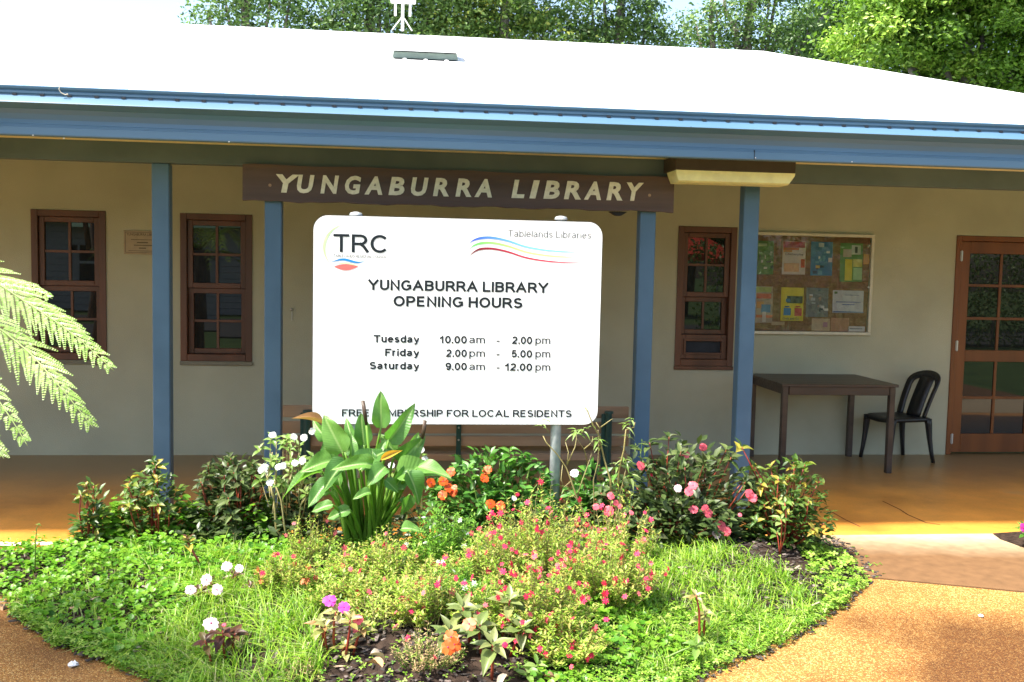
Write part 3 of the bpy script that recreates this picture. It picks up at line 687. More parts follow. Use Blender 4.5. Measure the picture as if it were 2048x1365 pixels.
swoosh('emblem_swoosh', 222, 172, 0, 1725, 262, 19, gradmat('print_blue', (.04, .12, .65), (.22, .65, .85)))
swoosh('emblem_swoosh', 256, 204, 0, 1700, 294, 17, gradmat('print_green', (.12, .62, .12), (.75, .82, .25)))
swoosh('emblem_swoosh', 298, 240, 0, 1752, 329, 17, gradmat('print_red', (.18, .01, .02), (.7, .01, .06)))
g = G()
for i in range(46):
    a = random.uniform(lt+.04, rt-.04); b = random.uniform(bz+.04, tz-.05); r = random.uniform(.0008, .0022)
    g.add([(a+r*math.cos(t), YSG-.0018, b+r*math.sin(t)) for t in np.linspace(0, 5.2, 6)], [tuple(range(6))])
o = g.obj('dirt_speck', flat('speck', (.3, .25, .16)), SG); o['kind'] = 'stuff'

# ------------------------------------------------------------------ carved name board
YN = 6.555
nb = thing('name_board', (at(918, 380, 'y', YN).x, YN, at(918, 415, 'y', YN).z), 'long dark timber board with raised cream YUNGABURRA LIBRARY letters under the eave', 'sign')
x0 = at(485, 365, 'y', YN).x; x1 = at(1348, 388, 'y', YN).x; z1 = at(918, 342, 'y', YN).z; z0 = at(918, 413, 'y', YN).z
P = []
n = 40
for i in range(n+1): P.append((x0+(x1-x0)*i/n, z0+.004*math.sin(i*.9)+.003*math.sin(i*2.3)))
for i in range(n+1): P.append((x1-(x1-x0)*i/n, z1+.003*math.sin(i*.7)))
G().prism(P, YN, YN+.042).obj('board', m_nb, nb)
lets = [('Y', 552, 599), ('U', 594, 629), ('N', 641, 678), ('G', 690, 722), ('A', 729, 765), ('B', 777, 809), ('U', 822, 857), ('R', 866, 898), ('R', 911, 943), ('A', 949, 984),
        ('L', 1023, 1049), ('I', 1059, 1079), ('B', 1087, 1119), ('R', 1128, 1162), ('A', 1168, 1202), ('R', 1213, 1245), ('Y', 1253, 1287)]
for ch, a, b in lets:
    um = (a+b)/2; off = (um-918)*.0235
    text_on('letter', ch, a, b, 357.5+off, 394+off, YN, m_cream, nb, .038, .16, depth=.007, dy=-.007)
for u, v in ((540, 371), (1299, 391)):
    p = at(u, v, 'y', YN); G().tube([(p.x, YN+.001, p.z), (p.x, YN-.004, p.z)], .010, 10).obj('bolt', m_bwood, nb)
# small dark bracket under the board
p = at(1236, 424, 'y', YN+.08); bk = G().prism([(p.x-.06, p.z+.0), (p.x+.06, p.z+.0), (p.x+.02, p.z-.026), (p.x-.015, p.z-.026)], YN+.06, YN+.12).obj('bracket', m_slot)
tag(bk, 'small dark triangular bracket hanging under the right end of the timber name board', 'bracket')

# ------------------------------------------------------------------ fluorescent light
YL = 6.30
lx0 = at(1353, 335, 'y', YL).x; lx1 = at(1592, 345, 'y', YL).x; lz0 = at(1470, 367, 'y', YL).z; lz1 = at(1470, 343, 'y', YL).z; lzt = zs-.002
LT = thing('light_fitting', ((lx0+lx1)/2, YL+.1, lz1), 'long yellowed light fitting in a brown housing under the eave above a blue post', 'light')
G().box(lx0-.006, lx1-.002, YL, YPF-.004, lz1, lzt, .004).obj('housing', m_housing, LT)
d_ = .14; V = []
for x, k in ((lx0, 0), (lx0+.02, 1), (lx1-.035, 1), (lx1-.003, 0)):
    V += [(x, YL+.002, lz1-.002), (x, YL+.012*(1+k*.2), lz1-.02 if not k else lz0+.01), (x, YL+.04, lz1-.03 if not k else lz0), (x, YL+.2, lz1-.03 if not k else lz0), (x, YL+.23, lz1-.002)]
F = [(i*5+j, i*5+j+1, (i+1)*5+j+1, (i+1)*5+j) for i in range(3) for j in range(4)]+[(0, 1, 2, 3, 4), (15, 19, 18, 17, 16)]
mobj('diffuser', V, F, m_diff, LT)

# ------------------------------------------------------------------ plaque, hook
p0 = at(247, 461, 'y', YW-.015); p1 = at(322, 510, 'y', YW-.015)
PQ = thing('plaque', (p0.x, YW, p1.z), 'small tan plaque screwed to the cream wall half behind the leftmost blue post', 'plaque')
G().box(p0.x, p1.x, YW-.015, YW-.001, p1.z, p0.z, .003).obj('plate', plain('plaque_tan', (.36, .29, .19), .5), PQ)
g = G(); b = .013; xa, xb, za, zb2 = p0.x+b, p1.x-b, p1.z+b, p0.z-b
for (a0, a1, c0, c1) in ((xa, xb, zb2-.003, zb2), (xa, xb, za, za+.003), (xa, xa+.003, za+.004, zb2-.004), (xb-.003, xb, za+.004, zb2-.004)): g.box(a0, a1, YW-.0165, YW-.0155, c0, c1)
g.obj('border', flat('plaque_ink', (.07, .05, .03)), PQ)
text_on('lettering', 'YUNGABURRA LIBRARY', 253, 317, 467, 472, YW-.015, MATS['plaque_ink'], PQ)
for k, (a, b) in enumerate(((262, 308), (274, 296), (268, 304), (278, 292), (257, 312))):
    q0 = at(a, 479+k*5.6, 'y', YW-.015); q1 = at(b, 481+k*5.6, 'y', YW-.015)
    G().box(q0.x, q1.x, YW-.0165, YW-.0155, q1.z, q0.z).obj('engraved_line', MATS['plaque_ink'], PQ)
p = at(583, 619, 'y', YW); HK = thing('wall_hook', (p.x, YW, p.z-.1), 'small silver hook and key tag on the cream wall left of the white sign', 'hook')
G().tube([(p.x, YW, p.z), (p.x, YW-.02, p.z), (p.x, YW-.026, p.z)], [.012, .014, .006], 10).obj('hook_boss', m_hinge, HK, True)
G().box(p.x+.001, p.x+.009, YW-.012, YW-.006, p.z-.10, p.z-.02, .002).obj('tag', m_hinge, HK)

# ------------------------------------------------------------------ notice board
YB2 = YW-.045; A = at(1495, 463, 'y', YB2); Bq = at(1748, 672, 'y', YB2)
bx0 = A.x; bx1 = at(1746, 570, 'y', YB2).x; bz1 = at(1630, 467, 'y', YB2).z; bz0 = at(1625, 670, 'y', YB2).z
NB = thing('notice_board', (bx0, YW, bz0), 'glazed notice board of posters on the wall above the dark table', 'notice board')
fw = .028; g = G()
g.box(bx0, bx1, YB2, YW-.002, bz1-fw, bz1, .004); g.box(bx0, bx1, YB2, YW-.002, bz0, bz0+fw, .004)
g.box(bx0, bx0+fw, YB2+.001, YW-.002, bz0+fw+.0005, bz1-fw-.0005, .004); g.box(bx1-fw, bx1, YB2+.001, YW-.002, bz0+fw+.0005, bz1-fw-.0005, .004)
g.obj('frame', m_frame, NB)
G().box(bx0+fw, bx1-fw, YW-.012, YW-.003, bz0+fw, bz1-fw).obj('backing', m_board, NB)
G().box(bx0+fw, bx1-fw, YB2+.008, YB2+.011, bz0+fw, bz1-fw).obj('glass_door', m_bglass, NB)
q = at(1735, 575, 'y', YB2); G().tube([(bx1-fw-.016, YB2-.004, q.z), (bx1-fw-.016, YB2+.008, q.z)], .008, 10).obj('lock', m_hinge, NB)
YQ = YW-.014
c5 = lambda cx, cy_: (1320+cx/3.4125, 300+cy_/3.4125)
PM = {}
def pc(c):
    k = tuple(c)
    if k not in PM: PM[k] = flat('poster_print', c)
    return PM[k]
def R5(parent, name, x0, y0, x1, y1, c, dy):
    """rectangle of print measured in the photograph, laid on the board"""
    return poly_on(name, [c5(x0, y0), c5(x1, y0+(x1-x0)*.028), c5(x1-(y1-y0)*.03, y1+(x1-x0)*.012), c5(x0-(y1-y0)*.03, y1)], YQ, pc(c), parent, dy)
def poster(label, x0, y0, x1, y1, base, art, txt=None):
    o = R5(NB, 'poster', x0, y0, x1, y1, base, -.001); o['label'] = label
    for i, (a, b, c, d, col) in enumerate(art):
        w_, h_ = x1-x0, y1-y0
        R5(o, 'print', x0+a*w_, y0+b*h_, x0+c*w_, y0+d*h_, col, -.0022-.0004*i)
    for s, a, b, c, d, col in (txt or []):
        w_, h_ = x1-x0, y1-y0; U0_, V0_ = c5(x0+a*w_, y0+b*h_); U1_, V1_ = c5(x0+c*w_, y0+d*h_)
        text_on('lettering', s, U0_, U1_, V0_, V1_, YQ, pc(col), o, .01, dy=-.006)
    return o
Gd = (.035, .07, .03)
def speckle(n, cols, y0=.3, y1=.9):
    r = random.Random(n*3); out = []
    for i in range(n):
        a = r.uniform(.06, .8); b = r.uniform(y0, y1-.12); out.append((a, b, a+r.uniform(.07, .2), b+r.uniform(.04, .14), r.choice(cols)))
    return out
poster('green poster of small figures', 660, 620, 778, 850, (.10, .22, .06), [(.1, .08, .6, .17, (.35, .45, .25))]+speckle(10, [(.5, .5, .45), (.1, .12, .1), (.25, .35, .2)]))
poster('white poster with red top band headed Chatterplay', 838, 622, 996, 850, (.5, .46, .42), [(0.02, .01, .98, .2, (.32, .02, .05)), (.02, .2, .7, .27, (.4, .09, .02)), (.02, .27, .4, .33, (.45, .2, .03)), (.78, .55, .95, .8, (.45, .05, .02)), (.05, .66, .7, .92, (.55, .35, .2))], [('Chatterplay', .1, .36, .88, .43, (.12, .1, .1))])
poster('blue poster with small pictures', 1032, 626, 1180, 858, (.04, .16, .33), [(.35, .04, .6, .16, (.4, .45, .45))]+speckle(12, [(.45, .35, .1), (.02, .04, .08), (.1, .28, .4), (.5, .5, .5)], .28, .98))
poster('green poster with white circle and yellow blocks', 1232, 636, 1386, 900, (.10, .24, .06), [(.5, .06, .9, .3, (.42, .48, .4)), (.64, .1, .76, .26, (.03, .04, .03)), (.12, .16, .5, .36, (.4, .36, .3)), (.2, .42, .52, .97, (.55, .5, .03)), (.56, .42, .95, .62, (.5, .5, .1)), (.56, .64, .95, .95, (.3, .5, .25))])
poster('red and tan poster of hands', 648, 930, 772, 1180, (.34, .27, .2), [(.05, .02, .9, .16, (.3, .35, .1)), (.1, .2, .9, .34, (.45, .08, .06)), (.1, .42, .5, .6, (.5, .25, .08)), (.35, .5, .85, .72, (.08, .2, .35)), (.05, .78, .95, .86, (.5, .12, .05)), (.4, .7, .6, .98, (.5, .45, .4))])
pz = poster('yellow poster with a blue bag and a red bag', 828, 938, 982, 1166, (.52, .46, .03), [(.25, .26, .95, .48, (.05, .07, .06)), (.2, .34, .4, .44, (.05, .16, .3)), (.1, .62, .42, .84, (.02, .14, .35)), (.14, .56, .36, .6, (.02, .1, .25)), (.58, .62, .9, .86, (.4, .05, .05)), (.62, .56, .84, .6, (.3, .04, .04))], [('Grab and Go', .05, .9, .78, .97, (.04, .06, .1))])
poster('dark poster of books in a clear sleeve', 1000, 940, 1150, 1140, (.14, .15, .17), speckle(14, [(.03, .04, .07), (.3, .32, .36), (.3, .2, .16), (.5, .5, .5)], .05, .95))
poster('white notice with two lines of blue text', 1180, 958, 1390, 1112, (.42, .44, .46), [(.05, .06, .15, .16, (.08, .16, .05)), (.1, .5, .9, .54, (.06, .1, .3)), (.3, .62, .7, .66, (.06, .1, .3)), (.4, .2, .85, .23, (.12, .14, .2)), (0, .93, 1, .98, (.05, .12, .3))])
poster('tan paper pinned low', 1036, 1150, 1160, 1236, (.40, .31, .2), [(.62, .3, .86, .7, (.3, .15, .2))])
poster('orange brown paper pinned low', 1166, 1146, 1290, 1236, (.36, .2, .11), [])
poster('white label strip at the bottom right', 1284, 1204, 1398, 1240, (.5, .5, .47), [(.08, .38, .85, .55, (.12, .12, .14))])
poster('tan strip pinned below yellow poster', 760, 1172, 850, 1196, (.42, .31, .18), [])
poster('orange card behind the green poster', 1390, 712, 1430, 780, (.48, .25, .06), [])

# ------------------------------------------------------------------ table and chair
TB = thing('table', (3.7, 8.5, 0), 'dark brown timber table against the cream wall under the notice board', 'table')
tzt = at(1680, 769, 'y', 8.12).z; xL = at(1563, 768, 'y', 8.12).x-.02; xR = at(1796, 770, 'y', 8.12).x; xL = min(xL, xR-.95)
xL = at(1563, 768, 'y', 8.12).x
for i in range(6):
    y0 = 8.10+.139*i; G().box(xL, xR, y0, y0+.1375, tzt-.022, tzt, .002).obj('plank', m_tablet, TB)
for i in (0, 1):
    for j in (0, 1):
        lx = (xL+.012, xR-.072)[i]; ly = (8.11, 8.87)[j]; G().box(lx, lx+.05, ly, ly+.05, 0, tzt-.023, .004).obj('leg', m_tablet, TB)
G().box(xL+.071, xR-.073, 8.118, 8.14, tzt-.095, tzt-.023, .003).obj('apron', m_tablet, TB); G().box(xL+.071, xR-.073, 8.895, 8.915, tzt-.095, tzt-.023, .003).obj('apron', m_tablet, TB)
G().box(xL+.03, xL+.05, 8.169, 8.869, tzt-.095, tzt-.023, .003).obj('apron', m_tablet, TB); G().box(xR-.04, xR-.02, 8.169, 8.869, tzt-.095, tzt-.023, .003).obj('apron', m_tablet, TB)
# moulded plastic chair facing left; local x = forward, origin on the floor
cxy = Vector((4.60, 8.71, 0)); CHR = thing('plastic_chair', cxy, 'black moulded plastic chair standing beside the right end of the table', 'chair')
ang = math.radians(192); ca, sa = math.cos(ang), math.sin(ang)
def cw3(f, s, z): return Vector((cxy.x+f*ca-s*sa, cxy.y+f*sa+s*ca, z))
SH = .43
# seat shell
V = []; F = []; nu, nv = 14, 12
for top in (1, 0):
    for i in range(nu+1):
        f = -.20+.42*i/nu
        for j in range(nv+1):
            q = -1+2*j/nv; w = .205*(1-.10*abs(i/nu-.5)) * (1-.14*max(0, (i/nu-.82)/.18)**2)
            z = SH - .018*(1-q*q) - .03*max(0, (i/nu-.86)/.14)**2 - .012*abs(q)**6 - (0 if top else .014+.02*abs(q)**8)
            V.append(cw3(f, q*w, z))
m_ = (nu+1)*(nv+1)
for i in range(nu):
    for j in range(nv):
        a = i*(nv+1)+j; F.append((a, a+1, a+nv+2, a+nv+1)); F.append((m_+a, m_+a+nv+1, m_+a+nv+2, m_+a+1))
rim = [j for j in range(nv+1)]+[i*(nv+1)+nv for i in range(1, nu+1)]+[nu*(nv+1)+j for j in range(nv-1, -1, -1)]+[i*(nv+1) for i in range(nu-1, 0, -1)]
for a, b in zip(rim, rim[1:]+rim[:1]): F.append((a, m_+a, m_+b, b))
mobj('seat', V, F, m_black, CHR, True)
for f, s in ((.19, .17), (.19, -.17), (-.19, .17), (-.19, -.17)):
    sgf = 1 if f > 0 else -1; sgs = 1 if s > 0 else -1; V = []; F = []
    st = [(0, SH-.02, .052, .030), (.008, SH-.07, .040, .024), (.016, SH-.2, .030, .019), (.028, .1, .024, .016), (.04, .0, .020, .014)]
    for d, z, a, b in st:
        c = (f+sgf*d*(1 if sgf > 0 else 1.6), s+sgs*d*.8)
        V += [cw3(c[0]-a*.5, c[1]-b, z), cw3(c[0]+a*.5, c[1]-b, z), cw3(c[0]+a*.5+.004, c[1], z), cw3(c[0]+a*.5, c[1]+b, z), cw3(c[0]-a*.5, c[1]+b, z), cw3(c[0]-a*.5-.004, c[1], z)]
    for i in range(4):
        for k in range(6): F.append((i*6+k, i*6+(k+1) % 6, (i+1)*6+(k+1) % 6, (i+1)*6+k))
    F += [(0, 5, 4, 3, 2, 1), tuple(24+k for k in range(6))]
    mobj('leg', V, F, m_black, CHR, True)
# back: outer hoop plus centre slat, all leaning back
def back(s, h):   # s sideways, h 0..1 up
    lean = -.18-.13*h-.05*h*h; wrap = .035*(s/.2)**2
    return cw3(lean+wrap, s, SH-.02+.42*h)
def strip(L_, name):
    """L_: list of (s, h, halfwidth) swept ribbon of 14 mm thickness"""
    V = []; F = []
    for (s0, h0, s1, h1) in L_:
        a = back(s0, h0); b = back(s1, h1); n_ = Vector((ca, sa, .3)).normalized()*.009
        V += [a+n_, b+n_, b-n_, a-n_]
    for i in range(len(L_)-1):
        for k in range(4): F.append((i*4+k, i*4+(k+1) % 4, (i+1)*4+(k+1) % 4, (i+1)*4+k))
    F += [(3, 2, 1, 0), tuple((len(L_)-1)*4+k for k in range(4))]
    mobj(name, V, F, m_black, CHR, True)
hoop = []
for i in range(33):
    t = i/32; a = math.pi*t
    if t < .3: s = -.185-.02*math.sin(t/.3*1.2); h = t/.3*.72
    elif t > .7: s = .185+.02*math.sin((1-t)/.3*1.2); h = (1-t)/.3*.72
    else:
        b = (t-.3)/.4*math.pi; s = -.204*math.cos(b)*(1 if True else 1); h = .72+.28*math.sin(b)**.8
    w = .026 if (t < .3 or t > .7) else .026+.04*math.sin((t-.3)/.4*math.pi)
    if t < .3: hoop.append((s, h, s+2*w, h))
    elif t > .7: hoop.append((s, h, s-2*w, h))
    else:
        b = (t-.3)/.4*math.pi; hoop.append((s, h, s+math.cos(b)*2*w, h-math.sin(b)*2.6*w))
strip(hoop, 'back_frame')
strip([(-.085, k/8*.86, .085, k/8*.86) for k in range(9)], 'back_slat')

# ------------------------------------------------------------------ bench behind the sign, seen from the back
YBn = 6.86
BN = thing('garden_bench', (.5, YBn, 0), 'weathered slatted timber bench with green steel supports behind the white sign', 'bench')
bxa = at(560, 830, 'y', YBn).x; bxb = at(1259, 830, 'y', YBn).x
def bz_(v): return at(1235, v, 'y', YBn).z
for (va, vb, ly) in ((815, 838, .02), (845, 868, .0), (873, 893, -.02+.02)):
    G().box(bxa, bxb, YBn+ly, YBn+ly+.028, bz_(vb), bz_(va), .004).obj('back_slat', m_bwood, BN)
zse = bz_(905)
for k in range(4): G().box(bxa, bxb, YBn+.06+k*.105, YBn+.155+k*.105, zse-.03, zse, .004).obj('seat_slat', m_bwood, BN)
G().box(bxa, bxb, YBn+.002, YBn+.032, zse-.06, zse-.012, .004).obj('back_slat', m_bwood, BN)
for u, wv, tp in ((612, .03, 822), (918, .024, 850), (1215, .03, 824)):
    x = at(u, 850, 'y', YBn-.03).x
    if u == 918:
        s_ = G().box(x-.017, x+.017, YBn-.012, YBn-.001, zse-.1, bz_(838), .002).obj('support', m_green, BN)
    else:
        s_ = G().box(x-.04, x-.012, YBn-.02, YBn-.001, zse-.1, bz_(828), .003).tube([(x+.008, YBn-.03, 0), (x+.008, YBn-.03, bz_(826))], .024, 14).obj('support', m_green, BN)
        G().tube([(x+.008, YBn-.03, bz_(826)), (x+.008, YBn-.03, bz_(822))], [.032, .030], 14).obj('support_cap', m_green, s_)
        G().box(x-.02, x+.02, YBn+.03, YBn+.46, zse-.075, zse-.035).obj('seat_bracket', m_green, s_)
        G().tube([(x+.008, YBn+.44, 0), (x+.008, YBn+.44, zse-.05)], .022, 10).obj('front_leg', m_green, s_)
    for v in (856, 880):
        G().tube([(x, YBn-.012, bz_(v)), (x, YBn-.018, bz_(v))], .007, 8).obj('bolt', m_hinge, s_)

# ------------------------------------------------------------------ roof things: vent, antenna, twig
yv = 6.03; v0 = None
def roofpt(u, v):
    d = at(u, v, 'y', 1.0)-Vector((0, 0, CH)); o = Vector((0, 0, CH))
    # plane z = zt + (y-6.03)*RT
    t = (ZE-6.03*RT-o.z)/(d.z-RT*d.y); return o+d*t
pa = roofpt(785, 118); pb = roofpt(915, 122)
RV = thing('roof_vent', ((pa.x+pb.x)/2, pa.y, pa.z), 'low flat grey-edged vent box on the white roof slope', 'roof vent')
hh = .052
pa.z += .012; pb.z += .012
V = [(pa.x, pa.y, pa.z), (pb.x, pa.y, pa.z), (pb.x, pa.y+.5, pa.z+.5*RT), (pa.x, pa.y+.5, pa.z+.5*RT)]; V += [(a, b, c+hh) for a, b, c in V]
V[4] = (pa.x+.01, pa.y-.01, pa.z+hh); V[5] = (pb.x-.01, pa.y-.01, pa.z+hh)
BF = [(0, 3, 2, 1), (4, 5, 6, 7), (0, 1, 5, 4), (1, 2, 6, 5), (2, 3, 7, 6), (3, 0, 4, 7)]
mobj('vent_box', V, BF, plain('vent_grey', (.16, .21, .19), .5), RV)
V = [(pa.x-.03, pa.y-.05, pa.z+hh+.002), (pb.x+.03, pa.y-.05, pa.z+hh+.002), (pb.x+.03, pa.y+.52, pa.z+hh+.002+.5*RT), (pa.x-.03, pa.y+.52, pa.z+hh+.002+.5*RT)]; V += [(a, b, c+.018) for a, b, c in V]
mobj('vent_lid', V, BF, m_roof, RV)
pA = at(805, 62, 'y', YR-.05)
AN = thing('antenna', pA, 'white antenna on a tripod mast at the roof ridge', 'antenna')
k = (YR)/2000
G().tube([pA, pA+Vector((0, 0, 60*k))], .018, 8).obj('mast', m_white, AN)
for dx in (-.12, .11): G().tube([pA+Vector((dx, -.02, 0)), pA+Vector((0, 0, 28*k))], .007, 6).obj('stay', m_white, AN)
G().tube([pA+Vector((0, .13, .03)), pA+Vector((0, 0, 28*k))], .007, 6).obj('stay', m_white, AN)
G().box(pA.x-.14, pA.x+.15, pA.y-.03, pA.y+.03, pA.z+52*k, pA.z+75*k, .008).obj('antenna_panel', m_white, AN)
for dx in (-.085, .085): G().box(pA.x+dx-.014, pA.x+dx+.014, pA.y-.02, pA.y+.02, pA.z+28*k, pA.z+52*k-.001, .004).obj('prong', m_white, AN)
w_ = [at(u, v, 'y', YG-.02) for u, v in ((120, 172), (118, 179), (122, 186), (130, 190), (136, 189))]
tw = G().tube(w_, [.0025, .003, .003, .003, .005], 6).obj('twig', leafmat('dry_twig', [(.55, .5, .4), (.6, .55, .45)], .1)); tag(tw, 'small pale curled twig hanging over the left end of the blue gutter', 'twig')

# ------------------------------------------------------------------ garden bed
bedpx = [(-250, 1135), (0, 1190), (60, 1245), (120, 1282), (230, 1322), (345, 1368)]
bed = [tuple(at(u, v, 'z', -.03)[:2]) for u, v in bedpx]
bed += [(-.55, 3.75), (.1, 3.55), (.8, 3.7)]
bed += [tuple(at(u, v, 'z', -.01)[:2]) for u, v in [(1372, 1365), (1460, 1325), (1560, 1285), (1640, 1240), (1700, 1190), (1742, 1152), (1725, 1125), (1690, 1092), (1640, 1070)]]
bed += [(2.6, YS-.01), (-2.35, YS-.01), (-3.1, 6.1)]
# smooth and fray the outline
def fray(P, n=5, a=.02):
    out = []
    for i in range(len(P)):
        p, q = P[i], P[(i+1) % len(P)]
        for k in range(n):
            t = k/n; x = p[0]+(q[0]-p[0])*t; y = p[1]+(q[1]-p[1])*t
            out.append((x+random.uniform(-a, a), min(YS-.005, y+random.uniform(-a, a)) if y > YS-.05 else y+random.uniform(-a, a)))
    return out
bed = fray(bed, 4, .015); bedA = np.array(bed)
def edged(x, y):
    x = np.atleast_1d(x).astype(float); y = np.atleast_1d(y).astype(float); d = np.full(x.shape, 9.)
    for i in range(len(bed)):
        a = bedA[i]; b = bedA[(i+1) % len(bed)]; ab = b-a; t = np.clip(((x-a[0])*ab[0]+(y-a[1])*ab[1])/(ab@ab), 0, 1)
        d = np.minimum(d, np.hypot(x-a[0]-t*ab[0], y-a[1]-t*ab[1]))
    return np.where(inpoly(x, y, bed), d, -d)
def bedz(x, y):
    d = edged(x, y); s = np.clip(d/.7, 0, 1); s = s*s*(3-2*s)
    lx = np.clip((1.0-np.asarray(x))/2, 0, 1)*-.03
    return -.012+lx + .13*s + .008*np.sin(np.asarray(x)*9)*np.cos(np.asarray(y)*11)*np.clip(d*5, 0, 1)
def bz1_(x, y): return float(bedz(x, y)[0])
st = .035; gx = np.arange(-3.2, 2.95, st); gy = np.arange(3.45, 6.25, st); XX, YY = np.meshgrid(gx, gy); D_ = edged(XX.ravel(), YY.ravel()).reshape(XX.shape)
ZZ = bedz(XX.ravel(), YY.ravel()).reshape(XX.shape)+rng.normal(0, .004, XX.shape); ZZ = np.where(D_ < .0, -.10, ZZ); YC = np.minimum(YY, YS-.008)
idx = np.arange(XX.size).reshape(XX.shape); q = np.stack([idx[:-1, :-1], idx[:-1, 1:], idx[1:, 1:], idx[1:, :-1]], -1).reshape(-1, 4)
ok = (D_.ravel()[q] > -.06).all(1); o = fastmesh('garden_bed', np.stack([XX, YC, ZZ], -1).reshape(-1, 3), q[ok], m_soil, None, None, True); struct(o)
def zone(pts, z=.07): return [tuple(at(u, v, 'z', z)[:2]) for u, v in pts]
def sample(n, poly=None, margin=.0):
    P = np.array(poly if poly is not None else bed); lo = P.min(0); hi = P.max(0); out = []
    while sum(len(o) for o in out) < n:
        c = rng.random((n*2, 2))*(hi-lo)+lo; m_ = inpoly(c[:, 0], c[:, 1], P.tolist()); c = c[m_]; c = c[edged(c[:, 0], c[:, 1]) > margin]; out.append(c)
        if len(c) == 0: break
    return np.concatenate(out)[:n]
# mulch chips
p = sample(9000, [(x_, min(y_, YS-.02)) for x_, y_ in ((np.array(bed)-np.array([[0, 5.0]]))*np.array([[1.03, 1.05]])+np.array([[0, 5.0]]))], -.05); n = len(p); P3 = np.column_stack([p, bedz(p[:, 0], p[:, 1])+.004+rng.random(n)*.008])
a = rng.random(n)*6.283; D = np.column_stack([np.cos(a), np.sin(a), rng.normal(0, .18, n)]); Nn = np.column_stack([rng.normal(0, .3, n), rng.normal(0, .3, n), np.ones(n)])
CHIP = ([(-.5, 0, -.1), (.4, .05, -.1), (.5, 1, -.1), (-.35, .92, -.1), (-.4, .03, .12), (.35, .08, .16), (.4, .93, .12), (-.3, .85, .15)], [(4, 5, 6, 7), (0, 1, 5, 4), (1, 2, 6, 5), (2, 3, 7, 6), (3, 0, 4, 7)])
o = cloud('mulch', P3, D, Nn, rng.uniform(.015, .045, n), rng.uniform(.008, .02, n), *CHIP, m_mulchchip, None, rng.random(n)**1.6)
tag(o, 'dark bark mulch covering the soil of the garden bed', 'mulch', kind='stuff')

p = sample(170, None, .03); n = len(p); a = rng.random(n)*6.283; P3 = np.column_stack([p, bedz(p[:, 0], p[:, 1])+.015])
o = cloud('bark_flake', P3, np.column_stack([np.cos(a), np.sin(a), rng.normal(0, .15, n)]), np.column_stack([rng.normal(0, .3, n), rng.normal(-.2, .3, n), np.ones(n)]), rng.uniform(.03, .075, n), rng.uniform(.012, .026, n), *CHIP, leafmat('pale_bark', [(.12, .09, .07), (.34, .28, .22), (.45, .30, .18)], 0, .8, True))
tag(o, 'pale bark flakes and dry leaf scraps scattered over the dark mulch', 'bark flakes', kind='stuff')
# ground cover: pennywort, grass, clover
m_penny = leafmat('pennywort_leaf', [(.05, .17, .01), (.11, .29, .015), (.20, .38, .03), (.08, .22, .015)], .34, .4, True)
m_grass = leafmat('grass_blade', [(.06, .18, .01), (.20, .40, .02), (.38, .52, .06), (.15, .35, .02), (.48, .46, .22)], .34, .45, True)
m_clover = leafmat('clover_leaf', [(.07, .19, .012), (.18, .34, .025), (.34, .45, .09)], .3, .45, True)
zp = zone([(-120, 1100), (60, 1085), (150, 1066), (250, 1040), (360, 1030), (470, 1060), (570, 1085), (620, 1130), (520, 1165), (420, 1190), (330, 1250), (230, 1300), (100, 1270), (0, 1215), (-200, 1180)])
def lump(x, y, s=1.0):
    return .5+.25*np.sin(x*6.3*s+1.3*np.sin(y*5.1*s))+.25*np.sin(y*7.7*s+1.7*np.sin(x*4.3*s)+.6)
def thin(p, k=.55, s=1.0):
    return p[rng.random(len(p)) < (1-k)+k*lump(p[:, 0], p[:, 1], s)*1.6]
def discs(name, poly, n, r0, r1, h0, h1, m, label, cat, face=.35, parent=None, margin=0.0):
    p = thin(sample(n, poly, margin), .5, 1.6); n = len(p); z0 = bedz(p[:, 0], p[:, 1]); h = rng.uniform(h0, h1, n)*np.clip(edged(p[:, 0], p[:, 1])*6+.35, .3, 1)*(.35+1.1*lump(p[:, 0], p[:, 1], 2.2))
    P3 = np.column_stack([p, z0+h]); a = rng.random(n)*6.283
    Nn = np.column_stack([rng.normal(0, .3, n), rng.normal(-face, .3, n), np.ones(n)]); D = np.column_stack([np.cos(a), np.sin(a), rng.normal(0, .25, n)])
    k = 9; tv = [(0, 0, -.12)]+[(math.sin(t)*(.5+.03*math.cos(3*t)), -math.cos(t)*.5*(1 if abs(t-math.pi) < 2.8 else .5), .04*math.cos(2*t)) for t in np.linspace(.35, 2*math.pi-.35, k)]
    tf = [(0, i, i+1) for i in range(1, k)]; s = rng.uniform(r0, r1, n)*2
    return cloud(name, P3, D, Nn, s, s, tv, tf, m, parent, rng.random(n)), P3
o, pp = discs('round_leaf_groundcover', zp, 5600, .008, .020, .015, .10, m_penny, '', '')
tag(o, 'dense round-leafed bright green ground cover at the left of the garden bed', 'ground cover', kind='stuff')
